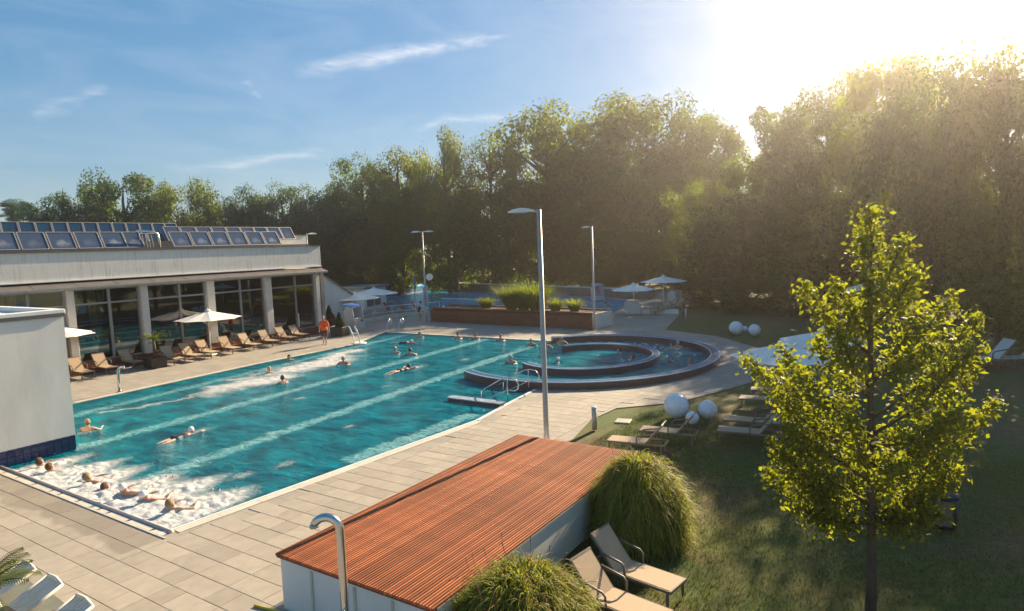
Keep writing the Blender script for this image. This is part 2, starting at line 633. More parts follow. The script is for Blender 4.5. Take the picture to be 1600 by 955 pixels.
def water_mat(name, deep, shallow, bands=(), clear=.35, ripple=1.0):
    ma = bpy.data.materials.new(name)
    ma.use_nodes = True
    nt = ma.node_tree
    nt.nodes.clear()
    g = nt.nodes.new('ShaderNodeNewGeometry')
    pos = g.outputs['Position']
    wob = noise(nt, pos, 1.1, 4, .6)
    wob2 = noise(nt, pos, 5.0, 3, .6)
    n1 = noise(nt, mapping(nt, pos, (1, .55, 1), (0, 0, .5)), 1.5, 4, .55, .4)
    n2 = noise(nt, mapping(nt, pos, (1, .5, 1), (0, 0, .35)), 5.5, 5, .62, .8)
    base = mixcol(nt, ramp(nt, n1, [(.3, (0, 0, 0)), (.7, (1, 1, 1))]), deep, shallow)  # light and dark of the ripples put into the colour by wave noise
    sep = nt.nodes.new('ShaderNodeSeparateXYZ')
    nt.links.new(pos, sep.inputs[0])
    bmask = None
    for (x0, y0, x1, y1, w, k) in bands:       # streams of fine air bubbles rising from the jets in the floor
        sl = (y1 - y0) / (x1 - x0)
        yy = math_node(nt, 'ADD', math_node(nt, 'MULTIPLY', math_node(nt, 'SUBTRACT', sep.outputs[0], x0), sl), y0)
        dd = math_node(nt, 'ABSOLUTE', math_node(nt, 'ADD', math_node(nt, 'SUBTRACT', sep.outputs[1], yy),
                       math_node(nt, 'ADD', math_node(nt, 'MULTIPLY', math_node(nt, 'SUBTRACT', wob, .5), .7), math_node(nt, 'MULTIPLY', math_node(nt, 'SUBTRACT', wob2, .5), .55))))
        a = math_node(nt, 'SUBTRACT', 1.0, math_node(nt, 'DIVIDE', dd, w), True)
        lim = math_node(nt, 'MULTIPLY', math_node(nt, 'GREATER_THAN', sep.outputs[0], x0), math_node(nt, 'LESS_THAN', sep.outputs[0], x1))
        a = math_node(nt, 'MULTIPLY', math_node(nt, 'MULTIPLY', a, lim), k)
        bmask = a if bmask is None else math_node(nt, 'MAXIMUM', bmask, a)
    if bmask is not None:
        fleck = ramp(nt, noise(nt, pos, 7, 4, .7, .6), [(.40, (.15,) * 3), (.60, (1.3,) * 3)])
        bm_ = math_node(nt, 'MULTIPLY', math_node(nt, 'MULTIPLY', bmask, 2.1), fleck, True)
        base = mixcol(nt, bm_, base, (.30, .70, .74))
    bn = nt.nodes.new('ShaderNodeBump')
    bn.inputs['Strength'].default_value = .95 * ripple
    bn.inputs['Distance'].default_value = .28
    hh = math_node(nt, 'ADD', math_node(nt, 'MULTIPLY', n1, .8), math_node(nt, 'MULTIPLY', n2, .55))
    nt.links.new(hh, bn.inputs['Height'])
    d = nt.nodes.new('ShaderNodeBsdfDiffuse')
    nt.links.new(base, d.inputs['Color'])
    nt.links.new(bn.outputs[0], d.inputs['Normal'])
    t = nt.nodes.new('ShaderNodeBsdfTransparent')
    t.inputs['Color'].default_value = (.18, .72, .78, 1)
    gl = nt.nodes.new('ShaderNodeBsdfGlossy')
    gl.inputs['Roughness'].default_value = .08
    gl.inputs['Color'].default_value = (.75, .93, 1, 1)
    nt.links.new(bn.outputs[0], gl.inputs['Normal'])
    fr = nt.nodes.new('ShaderNodeFresnel')
    fr.inputs['IOR'].default_value = 1.33
    nt.links.new(bn.outputs[0], fr.inputs['Normal'])
    m1 = nt.nodes.new('ShaderNodeMixShader')
    m1.inputs[0].default_value = clear
    nt.links.new(d.outputs[0], m1.inputs[1])
    nt.links.new(t.outputs[0], m1.inputs[2])
    m2 = nt.nodes.new('ShaderNodeMixShader')
    nt.links.new(fr.outputs[0], m2.inputs[0])
    nt.links.new(m1.outputs[0], m2.inputs[1])
    nt.links.new(gl.outputs[0], m2.inputs[2])
    o = nt.nodes.new('ShaderNodeOutputMaterial')
    nt.links.new(m2.outputs[0], o.inputs['Surface'])
    return ma


M['water'] = water_mat('pool water', (.0, .095, .16), (.0, .38, .48), [
    (10.5, 28.6, 34.5, 32.0, .45, .5), (9.3, 23.55, 34.8, 24.9, .45, .75), (9.0, 18.25, 33.0, 20.4, .42, 1.0), (12.6, 14.25, 18.6, 14.0, .45, 1.0)])
M['water2'] = water_mat('second pool water', (.0, .34, .50), (.005, .45, .60), [], .1, .4)


def foam_mat():
    ma = bpy.data.materials.new('foam')
    ma.use_nodes = True
    nt = ma.node_tree
    nt.nodes.clear()
    at = nt.nodes.new('ShaderNodeAttribute')
    at.attribute_name = 'cover'
    g = nt.nodes.new('ShaderNodeNewGeometry')
    n1 = noise(nt, mapping(nt, g.outputs['Position'], (.8, 1.5, 1), (0, 0, .3)), 4.0, 8, .7, 1.2)
    a = ramp(nt, math_node(nt, 'ADD', math_node(nt, 'MULTIPLY', at.outputs['Fac'], .75), math_node(nt, 'MULTIPLY', n1, .75)), [(.45, (0,) * 3), (.72, (.42,) * 3), (1.02, (.96,) * 3)])
    d = nt.nodes.new('ShaderNodeBsdfDiffuse')
    d.inputs['Color'].default_value = (.82, .82, .8, 1)
    bn = nt.nodes.new('ShaderNodeBump')
    bn.inputs['Strength'].default_value = .8
    bn.inputs['Distance'].default_value = .08
    nt.links.new(noise(nt, g.outputs['Position'], 6, 5, .65), bn.inputs['Height'])
    nt.links.new(bn.outputs[0], d.inputs['Normal'])
    tl = nt.nodes.new('ShaderNodeBsdfTranslucent')
    tl.inputs['Color'].default_value = (.8, .82, .82, 1)
    md = nt.nodes.new('ShaderNodeMixShader')
    md.inputs[0].default_value = .35
    nt.links.new(d.outputs[0], md.inputs[1])
    nt.links.new(tl.outputs[0], md.inputs[2])
    t = nt.nodes.new('ShaderNodeBsdfTransparent')
    mx = nt.nodes.new('ShaderNodeMixShader')
    nt.links.new(a, mx.inputs[0])
    nt.links.new(t.outputs[0], mx.inputs[1])
    nt.links.new(md.outputs[0], mx.inputs[2])
    o = nt.nodes.new('ShaderNodeOutputMaterial')
    nt.links.new(mx.outputs[0], o.inputs['Surface'])
    return ma


M['foam'] = foam_mat()


def emit_mat(name, c, s):
    ma = bpy.data.materials.new(name)
    ma.use_nodes = True
    b = ma.node_tree.nodes['Principled BSDF']
    b.inputs['Emission Color'].default_value = (*c, 1)
    b.inputs['Emission Strength'].default_value = s
    return ma


M['lamp_on'] = emit_mat('lit ceiling lamp', (1, .8, .5), 2.0)


def stripe_mat(name, c1, c2, scale):
    ma = mat(name, c1, .7, .05)
    nt = ma.node_tree
    b = nt.nodes['Principled BSDF']
    tcn = nt.nodes.new('ShaderNodeTexCoord')
    sep = nt.nodes.new('ShaderNodeSeparateXYZ')
    nt.links.new(tcn.outputs['Object'], sep.inputs[0])
    f = math_node(nt, 'GREATER_THAN', math_node(nt, 'FRACT', math_node(nt, 'MULTIPLY', math_node(nt, 'ADD', sep.outputs[1], 10), scale)), .5)
    nt.links.new(mixcol(nt, f, c1, c2), b.inputs['Base Color'])
    return ma


M['stripe'] = stripe_mat('blue white stripe', (.02, .12, .4), (.6, .6, .62), 7)

# ------------------------------------------------------------------ the setting: ground, deck, pools
RC, RA, RB = (30.08, 15.11), 7.27, 6.6         # outer wall of the whirl channel (an oval)
IC, IA, IB = (30.02, 14.95), 4.02, 3.52


def oval(c, a, b, th, off=0):
    return (c[0] + (a + off) * math.cos(th), c[1] + (b + off) * math.sin(th))


POOL = [(7.35, 14.17), (12.5, 13.72), (17.8, 13.32), (20.15, 13.65), (22.87, 13.95)]
POOL += [oval(RC, RA, RB, R(a), -.2) for a in range(-168, 47, 5)]
POOL += [(35.1, 20.3), (35.1, 34.56), (29.4, 31.95), (22.0, 31.84), (15.0, 31.26), (7.35, 30.75)]
POOL2 = [(49.2, 22.8), (49.2, 44.4), (57.7, 59.3), (75.5, 63.5), (67.5, 39.5), (62.5, 25.4)]
DECK = [(-40, -8), (6.35, -8), (6.35, 5.9), (14.0, 5.95), (14.3, 9.0), (17.0, 9.2), (19.6, 9.75), (21.4, 9.6), (23.1, 7.9), (25.7, 6.9),
        (28.8, 5.9), (32.5, 6.2), (36.3, 7.7), (40.3, 11.2), (42.2, 15.2), (49.7, 16.9), (64, 20), (76, 26), (80, 40), (84, 66), (60, 68), (45, 75), (-40, 75)]


def sheet(name, loops, z, m_, kind='structure'):
    tris = tessellate_polygon([[Vector((x, y, 0)) for x, y in L] for L in loops])
    pts = [(x, y, z) for L in loops for x, y in L]
    me = bpy.data.meshes.new(name)
    fs = []
    for t in tris:
        a, b, c = (Vector(pts[i]) for i in t)
        fs.append(tuple(t) if (b - a).cross(c - a).z > 0 else tuple(t)[::-1])
    me.from_pydata(pts, [], fs)
    me.materials.append(m_)
    o = obj(name, me)
    o['kind'] = kind
    return o


big = [(-116, -121), (206, -121), (206, 201), (-116, 201)]
sheet('ground', [big, POOL[::-1], POOL2[::-1]], -.045, M['lawn'])
deck = sheet('deck', [DECK, POOL[::-1], POOL2[::-1]], -.014, M['deck'])


def basin(name, poly, depth, mwall, mfloor):
    b = MB()
    n = len(poly)
    for k in range(n):
        (x0, y0), (x1, y1) = poly[k], poly[(k + 1) % n]
        b.face([(x0, y0, -.012), (x1, y1, -.012), (x1, y1, -depth), (x0, y0, -depth)])
    o = b.build(name, mwall)
    o['kind'] = 'structure'
    f = sheet(name + '_floor', [poly], -depth, mfloor)
    return o


basin('pool_basin', POOL, 1.4, M['wet_stone'], M['wet_stone'])
basin('second_pool_basin', POOL2, 1.4, M['pool2_wall'], M['pool2_wall'])
WZ = -.05
sheet('pool_water', [POOL], WZ, M['water'])
sheet('second_pool_water', [POOL2], -.09, M['water2'])

# paving slabs: rows of .49 m across x, slabs .49 or .98 long along y
rowh = .49


def in_deck(x, y):
    def inside(poly):
        c = False
        for k in range(len(poly)):
            x0, y0 = poly[k]
            x1, y1 = poly[k - 1]
            if (y0 > y) != (y1 > y) and x < (x1 - x0) * (y - y0) / (y1 - y0) + x0:
                c = not c
        return c
    return inside(DECK) and not inside(POOL)


def edge_y(x):      # inner water edge on the shed side
    return 14.17 - .0813 * (x - 7.35)


rng = random.Random(3)
slabs = []
row0 = 6.52 - 8 * rowh
for r in range(0, 44):
    x0 = row0 + r * rowh
    y = -2 + rng.choice((0, .49))
    while y < 24.5:
        L = rng.choice((.49, .98, .98))
        x1, y1 = x0 + rowh, y + L
        cx, cyy = (x0 + x1) / 2, (y + y1) / 2
        ok = all(in_deck(px, py) for px, py in ((x0, y), (x1, y), (x0, y1), (x1, y1)))
        if 6.4 < cx < 14.3 and y1 < 9.5 and y < 9.3:
            ok = False                                  # under the shed
        if ok and x1 > 7.1 and y1 > edge_y(x0) - .28 and x0 < 23:
            nl = edge_y(x0) - .3 - y
            if nl < .12:
                ok = False
            else:
                y1 = y + nl
        if ok and x1 > 7.1 and y > 13.5 and x0 < 9:
            ok = False
        if ok and x1 <= 7.15 or ok and x0 > 7.0:
            slabs.append((x0, y, x1, y1, rng.uniform(-.0015, .0015)))
        y += L
slabs = [s for s in slabs if not (s[2] > 7.02 and s[3] > 14.1 and s[0] < 9)]
slabs.sort(key=lambda s: math.hypot((s[0] + s[2]) / 2, (s[1] + s[3]) / 2))
# keep those the picture shows
vis = []
for s in slabs:
    p = Vector(((s[0] + s[2]) / 2, (s[1] + s[3]) / 2, -6.0))
    d = p.dot(fwd)
    if d < 1:
        continue
    u, v = 800 + 1007 * p.dot(right) / d, 477 + 1007 * p.dot(down) / d
    if -60 < u < 1660 and v < 1010:
        vis.append(s)
slab_mesh = {}


def slab_shape(bm, x0, y0, x1, y1, z):
    g, h, t, c = .004, z, -.013, .006
    b = [bm.verts.new(p) for p in ((x0 + g, y0 + g, t), (x1 - g, y0 + g, t), (x1 - g, y1 - g, t), (x0 + g, y1 - g, t))]
    u = [bm.verts.new(p) for p in ((x0 + g, y0 + g, h - .004), (x1 - g, y0 + g, h - .004), (x1 - g, y1 - g, h - .004), (x0 + g, y1 - g, h - .004))]
    v = [bm.verts.new(p) for p in ((x0 + g + c, y0 + g + c, h), (x1 - g - c, y0 + g + c, h), (x1 - g - c, y1 - g - c, h), (x0 + g + c, y1 - g - c, h))]
    for k in range(4):
        k2 = (k + 1) % 4
        bm.faces.new((b[k], b[k2], u[k2], u[k]))
        bm.faces.new((u[k], u[k2], v[k2], v[k]))
    bm.faces.new(v)


for s in vis[:300]:
    key = (round(s[2] - s[0], 3), round(s[3] - s[1], 3))
    if key not in slab_mesh:
        bm = bmesh.new()
        slab_shape(bm, -key[0] / 2, -key[1] / 2, key[0] / 2, key[1] / 2, 0)
        me = bpy.data.meshes.new('paving_slab')
        bm.to_mesh(me)
        bm.free()
        me.materials.append(M['tile'])
        slab_mesh[key] = me
    obj('paving_slab', slab_mesh[key], deck, ((s[0] + s[2]) / 2, (s[1] + s[3]) / 2, s[4]))
if len(vis) > 300:
    bm = bmesh.new()
    for s in vis[300:]:
        slab_shape(bm, *s)
    me = bpy.data.meshes.new('far_paving_slabs')
    bm.to_mesh(me)
    bm.free()
    me.materials.append(M['tile'])
    o = obj('far_paving_slabs', me, deck)
    o['kind'] = 'stuff'

# pool edge: cream gutter segments with grey showing between and a rounded nosing at the near end, a flat coping along the shed side
kerb = MB().box((7.23, 18.9, -.035), (.26, 10.2, .03)).build('pool_kerb', M['dull_grey'])
kerb['kind'] = 'structure'
y = 14.0
seg = [.55, 1.05, .95, .45, 1.1, 1.0, .5, 1.05, 1.1, .9, 1.1]
for L in seg:
    if y + L > 23.4:
        L = 23.4 - y
    MB().box((7.165, y + L / 2, -.008), (.15, L - .09, .03), bevel=.006).build('gutter_segment', M['coping'], kerb)
    y += L
    if y >= 23.35:
        break
MB().tube([(7.32, 14.02, .0), (7.32, 16, .0), (7.32, 20, .0), (7.32, 23.4, .0)], .055, 10).build('edge_nosing', M['nosing'], kerb, True)
MB().box((7.075, 18.7, -.004), (.03, 9.7, .02)).build('outer_strip', M['coping'], kerb)


def strip(pts, off0, off1, z0, z1):
    """a band following a polyline, between two sideways offsets"""
    b = MB()
    P = [Vector((x, y, 0)) for x, y in pts]
    prev = None
    for k, p in enumerate(P):
        t = (P[min(k + 1, len(P) - 1)] - P[max(k - 1, 0)]).normalized()
        n = Vector((-t.y, t.x, 0))
        a, c = p + n * off0, p + n * off1
        cur = [b.bm.verts.new((q.x, q.y, z)) for q, z in ((a, z0), (c, z0), (c, z1), (a, z1))]
        if prev:
            for i in range(4):
                b.bm.faces.new((prev[i], prev[(i + 1) % 4], cur[(i + 1) % 4], cur[i]))
        else:
            b.bm.faces.new(cur[::-1])
        prev = cur
    b.bm.faces.new(prev)
    return b


shed_edge = [(7.0, 14.2), (12.5, 13.72), (17.8, 13.32)]
# individual coping stones along the shed side
px = 7.42
while px < 17.7:
    L = min(1.0, 17.75 - px)
    strip([(px + .004, edge_y(px)), (px + L - .004, edge_y(px + L))], -.30, -.035, -.03, .002).build('coping_stone', M['coping'], kerb)
    px += L
strip([(7.1, 14.19), (17.8, 13.32)], -.035, .03, -.03, .012).build('white_edge_strip', M['whiteedge'], kerb)
strip([(17.8, 13.32), (20.15, 13.65), (22.8, 13.95)], -.1, .03, -.03, .012).build('white_edge_strip', M['whiteedge'], kerb)
strip([(9.4, 30.89), (15.0, 31.26), (22.0, 31.84), (29.4, 31.95), (35.1, 34.56)][::-1], -.28, .02, -.03, .004).build('left_coping', M['coping'], kerb)
strip([(35.1, 34.5), (35.1, 20.3)][::-1], -.28, .02, -.03, .004).build('far_coping', M['coping'], kerb)
# shallow entry steps at the far left corner
b = MB()
b.prism([(29.4, 31.9), (35.05, 34.5), (35.05, 32.3), (30.2, 30.2)], -1.39, -.22)
o = b.build('entry_steps', mat('pale wet tile', (.34, .52, .46), .4, .2, 3))
o['kind'] = 'structure'

# whirl channel: two oval walls open on the pool side


def oval_wall(name, c, a, b_, t0, t1, w, h, m_parts, label):
    th = thing(name, label, 'pool wall', (c[0], c[1], -1.4))
    n = 72

    def band(r0, r1, z0, z1, nm, m_, smooth=False):
        bb = MB()
        prev = None
        for k in range(n + 1):
            t = R(t0 + (t1 - t0) * k / n)
            p, q = oval((0, 0), a, b_, t, r0), oval((0, 0), a, b_, t, r1)
            cur = [bb.bm.verts.new((x, y, z + 1.4)) for (x, y), z in ((p, z0), (q, z0), (q, z1), (p, z1))]
            if prev:
                for i in range(4):
                    bb.bm.faces.new((prev[i], prev[(i + 1) % 4], cur[(i + 1) % 4], cur[i]))
            else:
                bb.bm.faces.new(cur[::-1])
            prev = cur
        bb.bm.faces.new(prev)
        return bb.build(nm, m_, th)
    band(-w, 0, -1.39, h - .03, 'wall_body', M['ringwall'])
    band(-w - .01, .012, h - .03, h, 'wall_top', M['ringtop'])
    band(-.025, .022, h - .026, h + .012, 'outer_edge', M['ringedge'])
    band(-w - .02, -w + .02, h - .026, h + .012, 'inner_edge', M['ringedge'])
    return th


oval_wall('channel_wall', RC, RA, RB, 150, 408, .42, .3, None, 'large outer oval wall of the whirl channel with dark tiled side and pale blue rim')
oval_wall('channel_wall', IC, IA, IB, 143, 415, .34, .26, None, 'smaller inner oval wall of the whirl channel with pale blue rim')
# comb of the overflow grating on the back of the inner wall
gr = MB()
for k in range(26):
    t = R(22 + k * 1.2)
    x, y = oval(IC, IA, IB, t, -.15)
    gr.box((x, y, .275), (.025, .2, .03))
tag(gr.build('overflow_grating', M['whiteedge']), 'row of short white grating bars on the back of the inner oval wall', 'grating')


# foam -------------------------------------------------------------
def foam_patch(name, poly_fn, x0, x1, y0, y1, step, amp, label_kind='stuff', seed=1):
    rs = np.random.RandomState(seed)
    nx, ny = int((x1 - x0) / step), int((y1 - y0) / step)
    X, Y = np.meshgrid(np.linspace(x0, x1, nx), np.linspace(y0, y1, ny), indexing='ij')
    H = np.zeros_like(X)
    for k in range(42):
        fx, fy = rs.normal(0, 7.5, 2)
        H += np.sin(X * fx + Y * fy + rs.uniform(0, 6.28)) / 42 ** .5
    c = poly_fn(X, Y)
    Z = WZ + .012 + np.clip(c, 0, 1) * (np.abs(H) * amp + .01)
    co = np.stack([X, Y, Z], -1).reshape(-1, 3)
    idx = np.arange(nx * ny).reshape(nx, ny)
    q = np.stack([idx[:-1, :-1], idx[1:, :-1], idx[1:, 1:], idx[:-1, 1:]], -1).reshape(-1, 4)
    cc = np.clip(c, 0, 1).reshape(-1)
    keep = cc[q].max(1) > .02
    q = q[keep]
    me = np_mesh(name, co, q.ravel(), 4, M['foam'], True)
    at = me.attributes.new('cover', 'FLOAT', 'POINT')
    at.data.foreach_set('value', cc.astype(np.float32))
    o = obj(name, me)
    o['kind'] = 'stuff'
    return o


def seg_d(X, Y, a, b):
    ax, ay = a
    bx, by = b
    t = np.clip(((X - ax) * (bx - ax) + (Y - ay) * (by - ay)) / ((bx - ax) ** 2 + (by - ay) ** 2), 0, 1)
    return np.hypot(X - ax - t * (bx - ax), Y - ay - t * (by - ay)), t


def near_foam(X, Y):
    # from the near edge outwards, widest between y 15 and 22
    reach = 7.35 + 2.2 + .55 * np.sin(Y * 1.9 + 1) * .5 + .35 * np.sin(Y * 4.3) + .9 * np.clip((19.5 - Y) / 6, 0, 1)
    f = np.clip((reach - X) / 1.2, 0, 1.3) * np.clip((23.1 - Y) / .9, 0, 1) * np.clip((Y - 14.15) / .3, 0, 1)
    return np.where(X < 7.36, 0, f)


foam_patch('foam', near_foam, 7.38, 12.0, 14.2, 23.2, .035, .034, seed=2)


def mid_foam(X, Y):
    X, Y = X + .35 * np.sin(1.9 * Y + .8 * X) + .18 * np.sin(4.1 * X - 2.2 * Y), Y + .32 * np.sin(1.3 * X + 1.1) + .16 * np.sin(3.7 * X + 1.9 * Y) + .08 * np.sin(9 * X)
    d1, t1 = seg_d(X, Y, (17.0, 27.2), (25.5, 28.6))
    d2, t2 = seg_d(X, Y, (19.5, 28.6), (27.5, 29.6))
    d3, t3 = seg_d(X, Y, (12.5, 27.6), (18, 27.6))
    return np.maximum(np.maximum(np.clip(1.2 - d1 / 1.3, 0, 1) * (.55 + .45 * np.clip(np.sin(X * 1.3 + Y) + 1, 0, 1)), np.clip(1.05 - d2 / 1.25, 0, .95) * (.5 + .5 * np.clip(np.sin(X * .9 - Y * 2) + .9, 0, 1))), np.clip(.5 - d3 / .7, 0, 1))


foam_patch('foam', mid_foam, 11.5, 29, 25.4, 31.2, .08, .035, seed=5)


def small_foam(X, Y):
    f = np.zeros_like(X)
    for (x, y, r) in ((10.4, 16.0, .35), (17.5, 22.4, .3), (13.5, 19.0, .22), (20.8, 20.6, .3), (15.3, 17.0, .25), (12.6, 21.6, .4), (10.7, 25.5, .5), (25.0, 22.4, .6), (27.8, 21.4, .4), (11.6, 15.7, .3)):
        f = np.maximum(f, np.clip(1 - np.hypot((X - x) / 1.7, (Y - y)) / r, 0, 1))
    return f * .45


foam_patch('foam', small_foam, 9.5, 29, 15.2, 26.5, .09, .03, seed=8)


def ring_foam(X, Y):
    f = np.zeros_like(X)
    rs = np.random.RandomState(4)
    for k in range(46):
        a, r = rs.uniform(-1.1, .75), rs.uniform(4.4, 6.2)
        x, y = 30.1 + r * math.cos(a), 15.1 + r * .9 * math.sin(a)
        f = np.maximum(f, np.clip(1 - np.hypot((X - x) / 2.2, (Y - y)) / .17, 0, 1))
    return f * .8


foam_patch('foam', ring_foam, 30, 37.2, 8.9, 20, .07, .03, seed=9)
# spray drops thrown up by the near jets
rs = np.random.RandomState(11)
b = MB()
for k in range(900):
    yy = rs.uniform(14.4, 22.6)
    xx = 7.45 + abs(rs.normal(0, .75))
    b.bm.verts.ensure_lookup_table() if False else None
    bmesh.ops.create_icosphere(b.bm, subdivisions=1, radius=rs.uniform(.002, .009), matrix=Matrix.Translation((xx, yy, WZ + .03 + abs(rs.normal(0, .09)))))
o = b.build('spray', M['white'])
o['kind'] = 'stuff'

# ------------------------------------------------------------------ bathing hall
hall = thing('bathing_hall', 'long low white bathing hall with glazed front and solar panels on its flat roof', 'building', (20, 39.2, 0))
HX0, HX1, HY = 4.0, 33.45, 39.2


def hb(name, c, size, m_, parent=None, bevel=0, smooth=False):
    """box in world coordinates under the hall"""
    p = parent or hall
    off = Vector((20, 39.2, 0))
    return MB().box(Vector(c) - off, size, bevel=bevel).build(name, m_, p)


L_ = HX1 - HX0
cxh = (HX0 + HX1) / 2
hb('fascia', (cxh, HY + .15, 5.9), (L_, .3, 1.5), M['stained'])
hb('roof', (cxh, HY + 9.6, 6.35), (L_ - .02, 18.6, .3), M['dark_grey'])
hb('roof_edge_cap', (cxh, HY + .13, 6.68), (L_ + .06, .42, .07), M['dark_grey'])
hb('fascia_drip', (cxh, HY - .03, 5.12), (L_ + .02, .14, .06), M['white'])
# sloping canopy strip below the fascia, in sheets
px = HX0
while px < HX1 - .1:
    w = min(2.05, HX1 - px)
    b = MB()
    b.box((px + w / 2 - 20, -.32, 4.88), (w - .03, .78, .04), (R(17), 0, 0))
    b.build('canopy_sheet', M['canopy'], hall)
    px += 2.05
hb('canopy_gutter', (cxh, HY - .66, 4.70), (L_ + .04, .12, .16), M['frame'], bevel=.02)
hb('head_beam', (cxh, HY + .02, 4.72), (L_ - .04, .3, .2), M['frame'])
hb('canopy_soffit', (cxh, HY - .3, 4.66), (L_ - .06, .6, .03), M['dark_grey'])
ZB = .55
hb('plinth', (cxh, HY + .3, .26), (L_, .9, .55), M['cedar_dark'])
hb('step', (cxh - 1, HY - .45, .13), (L_ - 3, .58, .27), M['cedar_dark'])
COLX = [8.2, 12.0, 16.04, 19.96, 24.15, 28.46, 32.78]
COLW = [.4, .4, .4, .42, .52, .52, .34]
for x, w in zip(COLX, COLW):
    hb('column', (x, HY - .08, (ZB + 4.6) / 2), (w, .42, 4.6 - ZB), M['column'], bevel=.02)
hb('corner_post', (33.28, HY - .02, 2.3), (.3, .4, 4.6), M['frame'])
MULL = [10.1, 14.15, 18.1, 22.2, 26.4, 30.9]
edges = COLX
for i in range(len(COLX) - 1):
    a, c = COLX[i] + COLW[i] / 2, COLX[i + 1] - COLW[i + 1] / 2
    mu = MULL[i]
    bay = MB()
    for (x0, x1, z0, z1) in ((a, a + .09, ZB, 4.6), (c - .09, c, ZB, 4.6), (mu - .07, mu + .07, ZB, 4.6)):
        bay.box(((x0 + x1) / 2 - 20, 0.02, (z0 + z1) / 2), (x1 - x0, .12, z1 - z0))
    for (x0, x1) in ((a + .09, mu - .07), (mu + .07, c - .09)):
        for z in (ZB + .05, 3.76, 4.57):
            bay.box(((x0 + x1) / 2 - 20, .025, z), (x1 - x0, .11, .1))
    fr = bay.build('window_frame', M['frame'], hall)
    for (x0, x1) in ((a + .09, mu - .07), (mu + .07, c - .09)):
        for (z0, z1) in ((ZB + .1, 3.71), (3.81, 4.52)):
            MB().box(((x0 + x1) / 2 - 20, .03, (z0 + z1) / 2), (x1 - x0, .02, z1 - z0)).build('pane', M['glass'], fr)
# door pulls and handrail in the glazed end bay
b = MB().tube([(30.95 - 20, -.12, .75), (30.95 - 20, -.12, 1.75)], .04)
b.build('door_post', M['white'], hall)
# inside
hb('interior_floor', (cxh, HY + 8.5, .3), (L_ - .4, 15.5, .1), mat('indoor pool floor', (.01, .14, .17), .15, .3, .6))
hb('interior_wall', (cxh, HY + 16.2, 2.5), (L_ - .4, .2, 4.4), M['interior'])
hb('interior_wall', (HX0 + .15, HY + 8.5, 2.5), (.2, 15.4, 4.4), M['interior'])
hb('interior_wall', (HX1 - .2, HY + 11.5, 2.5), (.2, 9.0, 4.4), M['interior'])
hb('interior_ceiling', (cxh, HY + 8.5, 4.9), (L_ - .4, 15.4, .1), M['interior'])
for x, y in ((13.5, 44), (19.5, 44.5), (23.8, 46), (15.5, 48), (27.5, 46), (30.6, 43), (21, 50), (28, 51)):
    hb('interior_column', (x + 1.3, y + .8, 2.5), (.35, .35, 4.4), M['int_light'])
    off = Vector((20, 39.2, 0))
    b = MB()
    b.lathe([(.02, 0), (.28, .0), (.3, .04), (.25, .09), (.05, .1)], Vector((x, y, 4.6)) - off, 14)
    b.build('ceiling_lamp', M['lamp_on'], hall)
# side (end) wall seen at a glancing angle, glazed
hb('end_wall', (33.3, HY + 5.2, 5.9), (.28, 9.6, 1.48), M['white_wall'])
b = MB().box((33.3 - 20, 3.6, 2.4), (.03, 6.6, 3.7))
b.build('end_pane', M['glass'], hall)
# solar collectors
pitch = 1.345


def collector(x, y, z, w, hgt, run, m_glass, yaw=0):
    fr = MB()
    t = .06
    ang = math.atan2(hgt, run)
    Lg = math.hypot(hgt, run)
    rot = Matrix.Rotation(ang, 3, 'X')
    for cx_, sx, cz, sz in ((-w / 2 + .025, .05, Lg / 2, Lg), (w / 2 - .025, .05, Lg / 2, Lg), (0, w - .1, .02, .04), (0, w - .1, Lg - .02, .04)):
        v = rot @ Vector((cx_, cz, 0))
        fr.box(v, (sx, sz, .08), rot)
    p = fr.build('solar_panel', M['panel_frame'], hall, loc=(x - 20, y - 39.2, z))
    g = MB()
    g.box(rot @ Vector((0, Lg / 2, -.01)), (w - .1, Lg - .08, .03), rot)
    g.build('panel_glass', m_glass, p)
    return p


for k in range(-4, 12):
    if k in (4, 5):
        continue
    collector(15.02 + pitch * k - .02, 39.72, 6.83, 1.27, .95, .62, M['panel_glass'])
collector(15.02 + pitch * 4 - .25, 39.72, 6.83, 1.0, .95, .62, M['panel_glass'])
for k in range(9, 18):
    collector(13.9 + 1.15 * k, 42.6, 7.3, 1.1, .95, .62, M['panel_glass'] if k != 15 else M['panel_blue'])
for k in range(0, 9):
    collector(13.9 + 1.15 * k, 42.6, 7.0, 1.1, .8, .5, M['panel_blue'])
for k in range(0, 20):
    collector(10.2 + 1.0 * k, 51.5, 7.5, .96, 1.5, .55, M['panel_blue'])
hb('panel_rail', (20.5, 39.62, 6.78), (24.5, .1, .1), M['dark_grey'])
hb('panel_rail', (21, 42.5, 6.95), (20, .1, .7), M['dark_grey'])
hb('panel_rail', (20, 51.4, 7.0), (20, .1, 1.0), M['dark_grey'])
# pipework between collectors
off = Vector((20, 39.2, 0))
b = MB()
q = [Vector(p) - off for p in ((20.2, 39.75, 7.75), (20.3, 39.7, 7.85), (21.2, 39.7, 7.75), (21.45, 39.7, 7.65), (21.5, 39.66, 7.3), (21.52, 39.66, 6.8))]
b.tube(q, .07, 8)
b.build('roof_pipe', M['steel'], hall, True)
b = MB()
for k in range(5):
    b.tube([Vector((20.55 + k * .18, 39.9, 6.8)) - off, Vector((20.55 + k * .18, 40.1, 7.6)) - off], .02, 6)
b.tube([Vector((16.5, 41.5, 7.75)) - off, Vector((19.0, 41.5, 7.75)) - off], .03, 6)
b.tube([Vector((16.9, 41.5, 6.6)) - off, Vector((16.9, 41.5, 7.75)) - off], .03, 6)
b.tube([Vector((18.6, 41.5, 6.6)) - off, Vector((18.6, 41.5, 7.75)) - off], .03, 6)
b.build('pipe_rack', M['galv'], hall)
b = MB()
